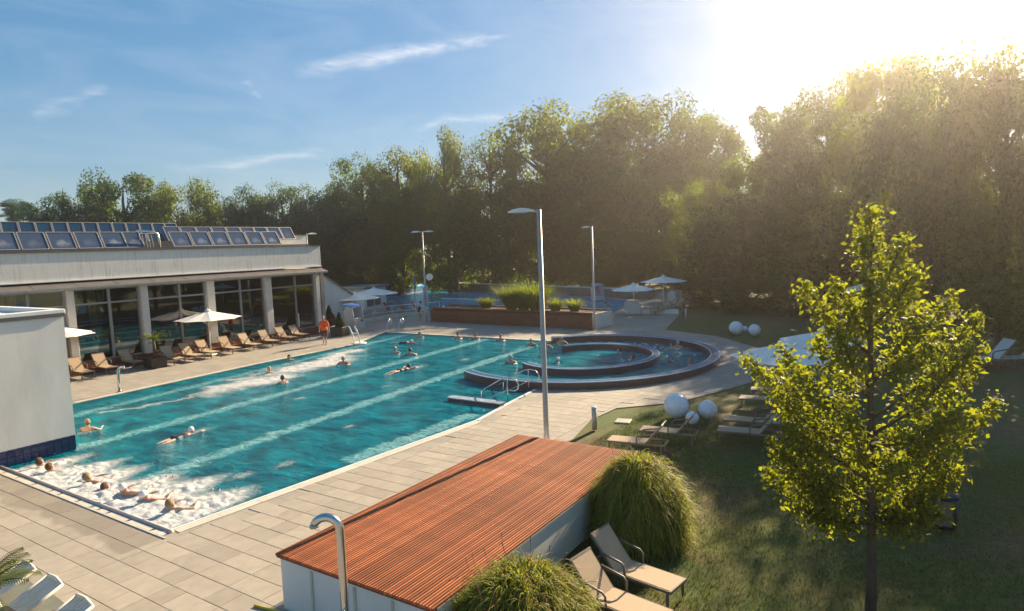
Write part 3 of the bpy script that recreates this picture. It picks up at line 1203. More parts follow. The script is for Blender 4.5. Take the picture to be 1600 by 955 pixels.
b.lathe([(.1, 0), (.1, .9), (.17, .92), (.17, 1.05), (.05, 1.12)], Vector((18.9, 42.0, 6.5)) - off, 10)
b.build('vent_pipe', M['white'], hall, True)
hb('rooftop_box', (34.0, 46.2, 7.15), (4.6, 4.0, 1.0), M['white_wall'])
hb('rooftop_box_cap', (34.0, 46.2, 7.68), (4.7, 4.1, .07), M['dark_grey'])
hb('rear_block', (34.0, 46.2, 5.9), (4.5, 3.9, 1.5), M['white_wall'])
hb('rear_block_wall', (35.1, 46.2, 2.9), (2.2, 3.9, 4.5), M['white_wall'])

# sloping white wing behind the hall and the small kiosk
wing = thing('white_wing', 'white wall with sloping top edge behind the end of the bathing hall', 'building', (36.5, 42.2, 0))
b = MB()
v0 = [(-3.0, 4.55), (-.2, 4.15), (2.7, 2.42), (2.7, 0), (-3.0, 0)]
a = [b.bm.verts.new((x, 0, z)) for x, z in v0]
c = [b.bm.verts.new((x, 6, z)) for x, z in v0]
for k in range(5):
    b.bm.faces.new((a[k], a[(k + 1) % 5], c[(k + 1) % 5], c[k]))
b.bm.faces.new(a[::-1])
b.bm.faces.new(c)
b.build('wall', M['white_wall'], wing)
b = MB()
d_ = Vector((2.9, 0, -1.73)).normalized()
b.box((1.25, 3, 3.31), (3.45, 6.3, .08), (0, math.atan2(1.73, 2.9), 0))
b.build('roof', M['dark_grey'], wing)
kiosk = thing('kiosk', 'small pale kiosk with flat grey roof behind the white parasols', 'kiosk', (50.5, 52.5, 0), .2)
MB().box((0, 0, 1.1), (4.2, 3, 2.2)).build('wall', M['white_wall'], kiosk)
MB().box((0, 0, 2.32), (4.8, 3.6, .24), bevel=.03).build('roof', M['grey_metal'], kiosk)
MB().box((-.4, -1.52, 1.0), (2.6, .06, 1.5)).build('shutter', M['dark_grey'], kiosk)

# white block standing in the near corner of the pool
blk = thing('pool_block', 'plain white block with navy tiled foot standing in the near pool corner', 'block', (5.4, 25.5, -1.4))
BX, BY0, BY1 = 9.4, 23.41, 30.6
b = MB()
b.box(((9.4 + 1.0) / 2 - 5.4, (BY0 + BY1) / 2 - 25.5, .41 + 1.4 + 2.0), (8.4, BY1 - BY0, 4.02))
b.build('wall', M['stained_soft'], blk)
b = MB()
b.box(((9.4 + 1.0) / 2 - 5.4, (BY0 + BY1) / 2 - 25.5, .92), (8.36, BY1 - BY0 - .04, 1.8))
b.build('foot', M['navy'], blk)
for (c_, s_) in (((-.2, BY0 + .1 - 25.5, 5.9), (8.5, .28, .16)), ((3.93, 27 - 25.5, 5.9), (.28, 6.95, .16)), ((-.2, BY1 - .1 - 25.5, 5.9), (8.5, .28, .16))):
    MB().box(c_, s_, bevel=.015).build('parapet', M['white'], blk)
MB().box((-.2, BY0 - .03 - 25.5, 5.80), (8.44, .05, .12)).build('parapet_flashing', M['dark_grey'], blk)
me_t = MB().box((0, 0, 0), (.2, .02, .235), bevel=.006).mesh('foot_tile', M['navy'])
for k in range(17):
    for j in range(2):
        obj('foot_tile', me_t, blk, (9.28 - .21 * k - 5.4, BY0 - .012 - 25.5, -.04 + 1.4 + .125 + .245 * j))

# ------------------------------------------------------------------ pool pier, rails
pier = thing('pool_pier', 'low narrow tiled wall reaching out into the pool beside the steps', 'pier', (20.0, 14.9, -1.4))
b = MB()
pts = [(-.2, -1.2), (.2, -1.2)] + [(.2 * math.cos(R(a)), 1.2 + .2 * math.sin(R(a))) for a in range(0, 181, 30)]
b.prism(pts, 0.02, 1.46)
b.build('wall_body', M['ringwall'], pier)
b = MB()
b.prism([(x * 1.08, y * 1.01) for x, y in pts], 1.46, 1.5)
b.build('wall_top', M['pier_top'], pier)


def rail(name, label, loc, rz, kind='pool'):
    t = thing(name, label, 'handrail', loc, rz, 'handrails at the pool steps')
    P = [(2.05, 0, -.25), (.35, 0, .72), (.12, 0, .83), (-.12, 0, .86), (-.36, 0, .8), (-.5, 0, .62), (-.46, 0, .42), (-.3, 0, .34), (0, 0, .36)]
    MB().tube(P, .024, 8).build('top_rail', M['steel'], t, True)
    MB().tube([(0, 0, -.12), (0, 0, .83)], .024, 8).build('post', M['steel'], t, True)
    MB().tube([(1.2, 0, -1.2), (1.2, 0, .24)], .024, 8).build('post', M['steel'], t, True)
    MB().tube([(2.0, 0, -.6), (0, 0, .36)], .02, 8).build('lower_rail', M['steel'], t, True)
    return t


rail('handrail', 'steel handrail curving down into the pool from the low pier', (20.75, 13.95, 0.05), R(97))
rail('handrail', 'steel handrail between the lamp post and the outer oval wall', (22.5, 14.05, 0.05), R(97))
t = thing('handrail', 'steel double handrail at the far left corner of the pool', 'handrail', (36.0, 34.2, 0), R(-150))
for y in (-.45, .45):
    MB().tube([(1.6, y, .1), (.2, y, .95), (-.5, y, .95), (-.6, y, .8), (-.5, y, .6), (.3, y, .55)], .025, 8).build('top_rail', M['steel'], t, True)
    for x in (.15, -.45):
        MB().tube([(x, y, 0), (x, y, .95)], .025, 8).build('post', M['steel'], t, True)
t = thing('pool_ladder_lift', 'white slanted entry rail with round foot at the left pool edge', 'pool ladder', (29.9, 31.95, 0), R(200))
MB().tube([(0, -.2, 0), (.25, -.2, .7), (.7, -.2, 1.25)], .045, 8).build('rail', M['white'], t, True)
MB().tube([(0, .2, 0), (.25, .2, .7), (.7, .2, 1.25)], .045, 8).build('rail', M['white'], t, True)
MB().lathe([(.45, 0), (.5, .04), (.5, .09), (.4, .12)], (-.2, 0, -.06), 18).build('foot', M['white'], t, True)
for z in (.35, .75):
    MB().box((.07 + z * .45, 0, z), (.12, .4, .04)).build('step', M['white'], t)
t = thing('bent_steel_post', 'bent steel water spout at the left pool edge near the white block', 'spout', (14.65, 31.52, 0), R(120))
MB().tube([(0, 0, -.05), (0, 0, .95), (-.04, 0, 1.1), (-.15, 0, 1.19), (-.32, 0, 1.16)], [.07, .07, .07, .065, .06], 10).build('pipe', M['steel'], t, True)
MB().box((-.45, 0, 1.13), (.35, .22, .05), (0, .15, 0), .01).build('lip', M['steel'], t)
MB().lathe([(.15, 0), (.15, .03), (.07, .05)], (0, 0, 0), 12).build('base_plate', M['steel'], t)

# ------------------------------------------------------------------ shed with slatted roof
shed = thing('slatted_shed', 'low white shed with a flat roof of narrow red cedar slats', 'shed', (10.3, 7.5, 0))
SX0, SX1, SY0, SY1 = 6.53, 14.2, 5.82, 9.26
for (c_, s_, n_) in (((SX0 + .09, 7.53, .45), (.12, 3.3, .9), 'wall'), ((SX1 - .15, 7.53, .45), (.12, 3.3, .9), 'wall'), ((10.36, SY0 + .09, .45), (7.35, .12, .9), 'wall'), ((10.36, SY1 - .12, .45), (7.35, .12, .9), 'wall')):
    MB().box(Vector(c_) - Vector((10.3, 7.5, 0)), s_).build(n_, M['white_wall'], shed)
for y in (6.6, 7.4, 8.4):
    MB().box((SX0 + .02 - 10.3, y - 7.5, .44), (.025, .05, .85)).build('wall_batten', M['coping'], shed)
MB().box((0.06, .04, .87), (7.5, 3.36, .03)).build('roof_base', M['shed_dark'], shed)  # dark base colour puts shade into the gaps between slats
npitch = .0573
ns = int((SY1 - SY0) / npitch)
rr = random.Random(5)
full = MB().box((0, 0, 0), (SX1 - SX0 + .02, .032, .045), bevel=.004).mesh('roof_slat', M['cedar'])
for k in range(ns + 1):
    y = SY0 + npitch * k
    o = obj('roof_slat', full, shed, ((SX0 + SX1) / 2 + .01 - 10.3, y - 7.5, .96 + rr.uniform(-.002, .002)))
MB().box((SX0 + .03 - 10.3, .04, .925), (.04, 3.44, .032)).build('roof_edge', M['cedar_dark'], shed)

# shower
sh = thing('shower', 'tall curved steel outdoor shower in front of the slatted shed', 'shower', (5.85, 6.82, 0), R(123))
H_ = 2.38
arc = [(0, 0, 0), (0, 0, 1.0), (0, 0, H_ - .25)]
for a in range(0, 151, 15):
    arc.append((.19 - .19 * math.cos(R(a)), 0, H_ - .2 + .2 * math.sin(R(a))))
MB().tube(arc, .058, 16).build('pipe', M['steel'], sh, True)
e = Vector(arc[-1])
MB().tube([e, e + Vector((-.005, 0, -.04))], .064, 16).build('spray_head', M['galv'], sh, True)
MB().lathe([(.14, 0), (.14, .02), (.07, .03)], (0, 0, 0), 16).build('base_plate', M['steel'], sh)
MB().tube([(0, .05, 1.05), (0, .1, 1.05)], .022, 10).build('push_button', M['steel'], sh, True)
MB().tube([(.03, -.06, .2), (.03, -.06, 1.05)], .012, 8).build('riser', M['steel'], sh, True)
tag(MB().tube([(6.35, 9.7, .02), (6.42, 9.25, .02), (6.45, 8.9, .02), (6.48, 8.3, .02)], .022, 8).build('yellow_hose', M['yellow'], None, True), 'yellow hose lying along the foot of the slatted shed', 'hose')

# ------------------------------------------------------------------ lamp posts


def lamp_head(parent, side, L=.85, w=.28):
    a = MB()
    # wedge-shaped lantern with a rounded nose, tilted up
    pr = [(.12, .05, .03), (.3, .07, .09), (.55, .15, .12), (.8, .13, .08), (L + .1, .04, .02)]
    rings = []
    for x, hw, h in pr:
        z = .02 + .0 * x
        rings.append([a.bm.verts.new((side * x, y, zz)) for y, zz in ((-hw, z - .02 * x), (hw, z - .02 * x), (hw * .7, z + h), (-hw * .7, z + h))])
    for r0, r1 in zip(rings, rings[1:]):
        for k in range(4):
            a.bm.faces.new((r0[k], r0[(k + 1) % 4], r1[(k + 1) % 4], r1[k]))
    a.bm.faces.new(rings[0])
    a.bm.faces.new(rings[-1])
    h = a.build('lamp_head', M['white'], parent)
    MB().box((side * .58, 0, .0), (.42, .2, .03)).build('lamp_glass', M['ringedge'], h)
    return h


def lamp_post(label, loc, H, rz, sides, r=.085, hs=1):
    t = thing('lamp_post', label, 'lamp post', loc, rz)
    MB().tube([(0, 0, 0), (0, 0, .9), (0, 0, .95), (0, 0, H)], [r, r, r * .86, r * .7], 14).build('pole', M['galv'], t, True)
    MB().lathe([(r * 1.9, 0), (r * 1.9, .02), (r * 1.2, .04)], (0, 0, 0), 14).build('base_plate', M['galv'], t)
    for s in sides:
        h = lamp_head(t, s)
        h.location = (0, 0, H - .06)
        h.scale = (hs,) * 3
        MB().tube([(0, 0, -.02), (s * .2, 0, .04)], .03, 8).build('bracket', M['galv'], h)
    return t


AX = R(123)         # image-left in world: opposite of the camera's right vector
lamp_post('tall grey single-headed lamp post rising behind the slatted shed', (14.62, 8.62, 0), 6.95, AX, [1], .085, .85)
lamp_post('single-headed lamp post at the right end of the wooden planter', (40.54, 19.72, 0), 7.2, AX, [1], .085, .75)
lp = lamp_post('two-headed lamp post carrying a clock and sign boards at the left planter end', (41.72, 36.05, 0), 7.6, AX + R(5), [1, -1], .085, 1)
b = MB()
b.lathe([(.28, 0), (.3, .03), (.3, .1), (.28, .12)], (0, 0, 0), 20)
ck = b.build('clock', M['clock'], lp, loc=(-.42, .1, 3.75))
ck.rotation_euler = (R(90), 0, 0)
for ang, L in ((.6, .16), (2.2, .22)):
    MB().box((math.cos(ang) * L / 2, math.sin(ang) * L / 2, .125), (L, .03, .01), (0, 0, ang)).build('clock_hand', M['black'], ck)
MB().tube([(0, 0, 3.75), (-.2, .05, 3.75)], .025, 8).build('clock_bracket', M['galv'], lp)
MB().box((.14, .1, 2.15), (.1, .35, 1.55), bevel=.01).build('sign_board', M['sign_grey'], lp)
MB().box((-.17, .1, 2.15), (.1, .35, 1.55), bevel=.01).build('sign_board', M['sign_grey'], lp)
lamp_post('lamp post whose head shows above the rooftop box of the hall', (38.6, 46.9, 0), 7.9, AX, [-1], .085, .95)

# ------------------------------------------------------------------ parasols


def parasol(label, loc, h, rad, rise, rz=0, group=None, n=8, cat='parasol', base=True):
    t = thing('parasol', label, cat, loc, rz, group)
    MB().tube([(0, 0, 0), (0, 0, h + rise)], .04, 10).build('pole', M['white'], t, True)
    bm = MB()
    rings = []
    K = 5
    for k in range(K + 1):
        f = k / K
        ring = []
        for j in range(n * 2):
            a = PI * j / n
            rr_ = rad * f * (1 if j % 2 == 0 else math.cos(PI / n) * (1 - .05 * f))
            z = h + rise * (1 - f) + (.0 if j % 2 == 0 else -.05 * f * (1 - f) * 2)
            ring.append((rr_ * math.cos(a), rr_ * math.sin(a), z))
        rings.append(ring)
    vt = [[bm.bm.verts.new(p) for p in r] for r in rings[1:]]
    top = bm.bm.verts.new((0, 0, h + rise))
    vb = [[bm.bm.verts.new((p[0] * .995, p[1] * .995, p[2] - .012)) for p in r] for r in rings[1:]]
    topb = bm.bm.verts.new((0, 0, h + rise - .012))
    m_ = 2 * n
    for V, tp in ((vt, top), (vb, topb)):
        for j in range(m_):
            bm.bm.faces.new((tp, V[0][j], V[0][(j + 1) % m_]))
        for r0, r1 in zip(V, V[1:]):
            for j in range(m_):
                bm.bm.faces.new((r0[j], r1[j], r1[(j + 1) % m_], r0[(j + 1) % m_]))
    for j in range(m_):
        bm.bm.faces.new((vt[-1][j], vb[-1][j], vb[-1][(j + 1) % m_], vt[-1][(j + 1) % m_]))
    bm.build('canopy', M['canvas'], t)
    MB().lathe([(.2, 0), (.16, .06), (.05, .1), (.03, .2)], (0, 0, h + rise - .02), 10).build('vent_cap', M['canvas'], t)
    for j in range(n):
        a = 2 * PI * j / n
        ca, sa = math.cos(a), math.sin(a)
        MB().tube([(.05 * ca, .05 * sa, h + rise - .06), (rad * .97 * ca, rad * .97 * sa, h - .02)], .012, 5).build('rib', M['white'], t)
        MB().tube([(.06 * ca, .06 * sa, h - .35), (rad * .5 * ca, rad * .5 * sa, h + rise * .46)], .012, 5).build('strut', M['white'], t)
    MB().lathe([(.07, 0), (.07, .12), (.05, .14)], (0, 0, h - .42), 10).build('hub', M['white'], t)
    MB().box((0, 0, .05), (.8, .8, .1), bevel=.03).build('base', M['coping'], t)
    return t


parasol('white parasol among the beige loungers in front of the hall windows', (23.06, 37.7, 0), 2.3, 1.95, .5, .3)
parasol('white parasol mostly hidden behind the white pool block', (15.0, 38.6, 0), 2.3, 1.9, .5, .1)
parasol('white parasol nearer the sloping white wing, beside the end of the hall', (39.9, 42.6, 0), 2.0, 2.3, .5, .2)
parasol('white parasol over the red chairs by the second pool', (45.4, 45.8, 0), 1.95, 2.5, .6, .3)
parasol('white parasol over the wicker box seat by the second pool', (50.6, 20.9, 0), 2.05, 1.95, .5, .2)
parasol('white parasol beyond, over the upright wicker beach chair', (55.8, 20.2, 0), 2.4, 2.1, .5, .4)
parasol('large white parasol beside the paved path, partly behind the young tree', (21.9, 4.0, 0), 2.15, 1.65, .42, .1)
parasol('white parasol showing through the middle of the young tree', (26.5, 3.4, 0), 2.0, 1.7, .42, .5)
parasol('small pale parasol far back on the lawn, right of the young tree top', (48.0, 3.6, 0), 2.3, 1.6, .5, .5)

# ------------------------------------------------------------------ loungers


def lounger(mt, mf, name='sun_lounger', white=False):
    t = thing(name, 'x', 'sun lounger')
    w, Ls, zb = .64, 1.22, .36
    ang, Lb = R(50), .82
    ca, sa = math.cos(ang), math.sin(ang)
    MB().box((Ls / 2, 0, zb), (Ls, w - .06, .025)).build('seat', mt, t)
    rot = Matrix.Rotation(ang, 3, 'Y')
    MB().box((-ca * Lb / 2, 0, zb + sa * Lb / 2), (Lb, w - .06, .025), rot).build('backrest', mt, t)
    f = MB()
    for s in (-1, 1):
        f.box((Ls / 2 - .3, s * (w / 2 - .015), zb - .02), (Ls + .62, .04, .05))
    f.box((Ls, 0, zb - .015), (.045, w, .05))
    f.box((-.6, 0, zb - .02), (.04, w - .08, .045))
    f.build('frame', mf, t)
    bf = MB()
    for s in (-1, 1):
        bf.box((-ca * Lb / 2 - .02, s * (w / 2 - .02), zb + sa * Lb / 2), (Lb, .035, .045), rot)
    bf.box((-ca * Lb, 0, zb + sa * Lb), (.04, w, .04), rot)
    bf.build('back_frame', mf, t)
    for x in (-.5, Ls - .06):
        for s in (-1, 1):
            MB().box((x, s * (w / 2 - .02), (zb - .04) / 2), (.04, .04, zb - .05)).build('leg', mf, t)
    for s in (-1, 1):
        a = MB()
        a.tube([(-.3, s * (w / 2 + .025), zb + .34), (-.05, s * (w / 2 + .03), zb + .3), (.2, s * (w / 2 + .03), zb + .26), (.26, s * (w / 2 + .03), zb + .2), (.27, s * (w / 2 + .025), zb - .02)], .022, 6)
        a.build('armrest', mf, t, True)
    st = MB()
    st.tube([(-.45, -.2, zb - .02), (-.3, -.2, zb + .32)], .012, 5)
    st.tube([(-.45, .2, zb - .02), (-.3, .2, zb + .32)], .012, 5)
    st.build('back_prop', mf, t)
    return t


proto = lounger(M['textile'], M['lframe'])
first = [True]


def put_lounger(x, y, rz, label, group, sc=1.0):
    o = proto if first[0] else copy_tree(proto)
    first[0] = False
    o.location = (x, y, 0)
    o.rotation_euler = (0, 0, rz)
    o.scale = (sc,) * 3
    o['label'] = label
    o['group'] = group
    return o


GL = 'beige loungers in front of the hall'
row = [(15.75, 38.15, 'beige lounger half hidden by the white pool block'),
       (17.05, 38.35, 'beige lounger in the middle of the three left of the potted palm'),
       (18.6, 38.75, 'beige lounger directly left of the potted palm, half in shade'),
       (20.3, 37.45, 'beige lounger directly right of the potted palm, its back in shade'),
       (21.45, 37.45, 'beige lounger second to the right of the potted palm'),
       (22.6, 37.6, 'beige lounger just left of the parasol pole at the hall'),
       (24.2, 37.75, 'beige lounger just right of the parasol pole at the hall'),
       (25.7, 37.85, 'beige lounger second to the right of the hall parasol'),
       (27.3, 38.0, 'beige lounger third to the right of the hall parasol'),
       (28.9, 38.3, 'beige lounger last but one in the row, near the person in orange'),
       (30.35, 38.75, 'beige lounger at the far end of the row, nearest the person in orange')]
for x, y, lb in row:
    put_lounger(x, y, R(-90 + random.uniform(-4, 4)), lb, GL, 1.0)
GN = 'beige loungers on the lawn'
put_lounger(10.12, 4.5, R(-99), 'beige lounger between the two grass mounds, the farther of that pair', GN, .88)
put_lounger(9.1, 4.38, R(-99), 'beige lounger at the bottom edge between the two grass mounds, the nearer of that pair', GN, .88)
put_lounger(17.1, 6.75, R(98), 'beige lounger behind the big grass mound, the one nearer the slatted shed', GN, .9)
put_lounger(18.45, 6.3, R(98), 'beige lounger on the grass under the biggest opal globe', GN, .9)
put_lounger(19.35, 4.15, R(98), 'beige lounger nearest to us beneath the large white parasol on the lawn', GN, .95)
put_lounger(20.6, 4.3, R(98), 'beige lounger second beneath the large white parasol on the lawn', GN, .95)
put_lounger(23.6, 4.55, R(98), 'beige lounger beyond the large white parasol pole, near the short path bollard', GN, .95)
put_lounger(25.1, 4.5, R(98), 'beige lounger farthest under the parasols by the path', GN, .95)
for k in range(5):
    put_lounger(51.6 + k * 1.5, 18.7 - k * .12, R(150), ['beige lounger nearest in the row by the second pool, close to the wicker box seat', 'beige lounger second in the row by the second pool parasols', 'beige lounger in the middle of the row by the second pool parasols', 'beige lounger fourth in the row by the second pool parasols', 'beige lounger at the far end of the row by the second pool parasols'][k], 'loungers by the second pool', 1.0)
pale = lounger(M['wicker'], M['lframe'])
pale.location = (34.4, -2.3, 0)
pale.rotation_euler = (0, 0, R(120))
pale.scale = (1.25,) * 3
tag(pale, 'pale lounger on the dark lawn at the right, left of a pair', 'sun lounger', 'pale loungers at the right of the lawn')
p2 = copy_tree(pale)
p2.location = (35.0, -3.5, 0)
p2['label'] = 'pale lounger on the dark lawn at the right, right of a pair'


# white plastic loungers at the near deck edge
def white_lounger():
    t = thing('white_lounger', 'x', 'sun lounger')
    w = .66
    ang = R(24)
    ca, sa = math.cos(ang), math.sin(ang)
    for k in range(9):
        MB().box((-1.35 + k * .145, 0, .3), (.1, w - .1, .025), bevel=.006).build('seat_slat', M['cream_plastic'], t)
    rot = Matrix.Rotation(-ang, 3, 'Y')
    for k in range(6):
        y = -(w / 2 - .09) + k * (w - .18) / 5
        MB().box((ca * .36, y, .31 + sa * .36), (.72, .06, .022), rot).build('back_slat', M['cream_plastic'], t)
    for s in (-1, 1):
        MB().tube([(-1.5, s * w / 2, .28), (0, s * w / 2, .3), (.05, s * w / 2, .3)], .028, 8).build('side_rail', M['cream_plastic'], t, True)
        MB().tube([(0, s * (w / 2 - .02), .31), (.74 * ca, s * (w / 2 - .02), .31 + .74 * sa)], .026, 8).build('back_rail', M['cream_plastic'], t, True)
        MB().tube([(-.5, s * (w / 2 + .02), .3), (-.42, s * (w / 2 + .03), .5), (-.25, s * (w / 2 + .03), .54), (-.08, s * (w / 2 + .03), .5), (.05, s * (w / 2 + .02), .02)], .026, 8).build('armrest', M['cream_plastic'], t, True)
        MB().tube([(-1.4, s * (w / 2 - .02), .28), (-1.48, s * (w / 2), 0.0)], .026, 8).build('leg', M['cream_plastic'], t, True)
    MB().tube([(.72 * ca, -w / 2 + .02, .31 + .74 * sa), (.74 * ca, 0, .33 + .75 * sa), (.72 * ca, w / 2 - .02, .31 + .74 * sa)], .03, 8).build('head_bar', M['cream_plastic'], t, True)
    MB().box((.42, 0, .2), (.55, w - .1, .012), (0, R(-8), 0)).build('under_mesh', M['dull_grey'], t)
    return t


wl0 = white_lounger()
wl0.location = (3.78, 11.38, 0)
wl0.rotation_euler = (0, 0, R(-4))
tag(wl0, 'white slatted plastic lounger at the bottom left, nearest to us', 'sun lounger', 'white loungers under the palm')
w2 = copy_tree(wl0)
w2.location = (3.85, 12.6, 0)
w2['label'] = 'white slatted plastic lounger at the bottom left, middle one behind the palm frond'
w3 = copy_tree(wl0)
w3.location = (3.85, 13.65, 0)
w3['label'] = 'white slatted plastic lounger mostly hidden by the palm fronds'
t = thing('red_bench', 'red bench with pale edge at the bottom left corner of the deck', 'bench', (3.28, 11.6, 0), R(-48))
MB().box((0, 0, .42), (1.5, .42, .06), bevel=.01).build('seat', M['red_fabric'], t)
MB().box((0, .24, .42), (1.5, .04, .08), bevel=.01).build('edge', M['coping'], t)
for x in (-.65, .65):
    MB().box((x, 0, .2), (.08, .38, .39)).build('leg', M['dark_grey'], t)

# ------------------------------------------------------------------ beach chairs, red chairs, bollards, globes


def strandkorb(label, loc, rz, mfab, tilt=.35, body=None):
    t = thing('hooded_beach_chair', label, 'beach chair', loc, rz)
    mb = body or M['wicker']
    MB().box((0, 0, .25), (.85, 1.15, .5), bevel=.02).build('base', mb, t)
    MB().box((.05, 0, .56), (.6, 1.0, .12), bevel=.03).build('seat', mfab, t)
    for s in (-1, 1):
        b = MB()
        pts = [(-.38, .5), (.3, .5), (.35, .85), (.25, 1.55), (-.15, 1.72), (-.5, 1.3)]
        a = [b.bm.verts.new((x, s * .58, z)) for x, z in pts]
        c_ = [b.bm.verts.new((x, s * .53, z)) for x, z in pts]
        for k in range(6):
            b.bm.faces.new((a[k], a[(k + 1) % 6], c_[(k + 1) % 6], c_[k]))
        b.bm.faces.new(a)
        b.bm.faces.new(c_)
        b.build('side', mb, t)
    rot = Matrix.Rotation(-.15, 3, 'Y')
    MB().box((-.42, 0, 1.0), (.06, 1.06, .95), rot).build('back', mfab, t)
    MB().box((-.1, 0, 1.66), (.85, 1.2, .05), (0, .28, 0), .01).build('hood', mfab, t)
    return t


strandkorb('blue hooded beach chair with cream sides near the orange shirted person', (35.6, 38.2, 0), R(-78), M['blue_fabric']).scale = (1.15,) * 3
strandkorb('blue and white striped hooded beach chair behind the right lamp post', (62.5, 29.9, 0), R(-120), M['stripe'])
strandkorb('upright white wicker beach chair under the farther right parasol', (55.6, 19.0, 0), R(-100), M['wicker'])
t = thing('wicker_box_seat', 'closed pale wicker box seat under the nearer right parasol', 'beach chair', (51.0, 21.2, 0), R(-60))
MB().box((0, 0, .5), (1.2, 1.9, 1.0), bevel=.08).build('cover', M['wicker'], t)
MB().box((.02, 0, 1.08), (1.0, 1.6, .16), bevel=.06).build('lid', M['wicker'], t)
MB().box((.61, -.3, .5), (.03, .8, .7)).build('front_panel', M['white'], t)
tag(MB().box((51.2, 19.6, .18), (.25, 4.4, .36), (0, 0, .25), .02).build('low_wall', M['white_wall']), 'low pale wall beside the loungers of the second pool', 'wall')


def red_chair(label, loc, rz):
    t = thing('red_deck_chair', label, 'deck chair', loc, rz, 'red deck chairs')
    rot = Matrix.Rotation(R(52), 3, 'Y')
    MB().box((.3, 0, .32), (.8, .55, .03), (0, R(-6), 0)).build('seat', M['red_fabric'], t)
    MB().box((-.35, 0, .66), (.95, .55, .03), rot).build('backrest', M['red_fabric'], t)
    for s in (-1, 1):
        MB().tube([(-.6, s * .3, 0), (.1, s * .3, .36), (.72, s * .3, .36)], .02, 6).build('side_frame', M['lframe'], t)
        MB().tube([(.65, s * .3, 0), (.6, s * .3, .36)], .02, 6).build('leg', M['lframe'], t)
    return t


red_chair('red deck chair beside the end of the hall, nearest the person in orange', (33.6, 39.0, .0), R(-60))
red_chair('red deck chair by the conifer pot at the sloping white wing', (36.4, 41.0, .0), R(-80))
red_chair('red deck chair leftmost of three at the second pool edge', (46.6, 45.0, 0), R(-75))
red_chair('red deck chair in the middle of three at the second pool edge', (47.3, 43.7, 0), R(-75))
red_chair('red deck chair rightmost of three at the second pool edge', (47.9, 42.5, 0), R(-75))
tag(MB().box((33.0, 37.3, .33), (1.2, .5, .66), (0, 0, .3), .02).build('low_wall', M['white_wall']), 'low white wall behind the person in the orange shirt', 'wall')
tag(MB().box((34.9, 37.3, .5), (.9, .3, 1.0), (0, 0, .3), .02).build('low_wall', M['coping']), 'cream low wall next to the blue hooded beach chair', 'wall')
tag(strip([(38.5, 41.0), (43.5, 41.4), (46.6, 40.2)], -.2, .2, 0, .3).build('low_wall', M['coping']), 'cream ledge in front of the three red deck chairs', 'wall')
t = thing('railing', 'thin white railing in front of the second pool', 'railing', (42, 42, 0))
MB().tube([(-3.5, -.6, 1.05), (1.5, -.3, 1.05), (5.8, -2.4, 1.05)], .03, 6).build('top_rail', M['white'], t)
MB().tube([(-3.5, -.6, .55), (1.5, -.3, .55), (5.8, -2.4, .55)], .022, 6).build('lower_rail', M['white'], t)
for p in ((-3.5, -.6), (-1, -.45), (1.5, -.3), (3.6, -1.3), (5.8, -2.4)):
    MB().tube([(p[0], p[1], 0), (p[0], p[1], 1.05)], .025, 6).build('post', M['white'], t)


def bollard(label, loc, h, r=.075):
    t = thing('bollard', label, 'bollard', loc, 0, 'bollards along the paved path')
    MB().lathe([(r, 0), (r, h - .06)], (0, 0, 0), 14).build('post', M['galv'], t, True)
    MB().lathe([(r * 1.05, 0), (r * 1.05, .04), (r * .8, .06)], (0, 0, h - .06), 14).build('cap', M['ringedge'], t, True)


bollard('grey bollard on the grass corner beside the path, nearest the shed', (18.54, 9.11, 0), .75, .085)
bollard('grey bollard on the far lawn beyond the oval channel', (47.44, 15.46, 0), .85, .08)
bollard('short grey bollard by the path near the large parasol', (26.65, 5.75, 0), .5, .08)
tag(MB().tube([(42.3, 34.6, 0), (42.3, 34.6, 1.3)], .09, 10).build('deck_post', M['white'], None, True), 'short white post at the left end of the wooden planter', 'post')
tag(MB().tube([(42.2, 35.5, 0), (42.2, 35.5, 1.0)], .07, 10).build('deck_post', M['galv'], None, True), 'grey post next to the woman in a dark swimsuit', 'post')


def globes(label, items, g):
    for (x, y, z, r, lb) in items:
        t = thing('globe_lamp', lb, 'globe lamp', (x, y, 0), 0, g)
        MB().ball((0, 0, z), r, 4).build('globe', M['globe'], t, True)
        MB().lathe([(.05, 0), (.05, .03), (.05, max(.05, z - r * .96))], (0, 0, 0), 12).build('stem', M['white'], t)
        MB().lathe([(r * .35, 0), (r * .35, .03), (r * .3, .06)], (0, 0, max(.0, z - r * 1.0) if z - r > 0 else 0), 14).build('collar', M['grey_metal'], t)


globes('', [(20.95, 7.2, .42, .42, 'biggest opal globe lamp on the lawn beside the path'), (20.45, 6.5, .215, .215, 'smallest opal globe lamp of the near three, in the middle'), (21.3, 6.25, .32, .31, 'medium opal globe lamp, rightmost of the near three')], 'opal globes on the near lawn')
globes('', [(41.2, 10.25, .42, .42, 'opal globe lamp leftmost of three beyond the path'), (42.2, 9.95, .22, .21, 'small opal globe lamp between two larger ones beyond the path'), (41.0, 9.1, .36, .36, 'opal globe lamp rightmost of three beyond the path')], 'opal globes on the far lawn')
tag(MB().box((19.9, 8.7, -.02), (.5, .5, .05), (0, 0, .2), .01).build('stepping_stone', M['coping']), 'single square stone set in the grass by the bollard', 'stone')
t = thing('waste_bin', 'dark blue bin with brown front on the shaded lawn', 'bin', (15.37, -.3, 0), .4)
MB().lathe([(.2, 0), (.24, .62)], (0, 0, 0), 14).build('body', M['navy_suit'], t, True)
MB().box((-.2, .1, .33), (.1, .28, .5), (0, 0, -.4)).build('front', M['lframe'], t)
MB().lathe([(.26, 0), (.26, .05), (.1, .09)], (0, 0, .62), 14).build('lid', M['navy_suit'], t, True)

# ------------------------------------------------------------------ plants


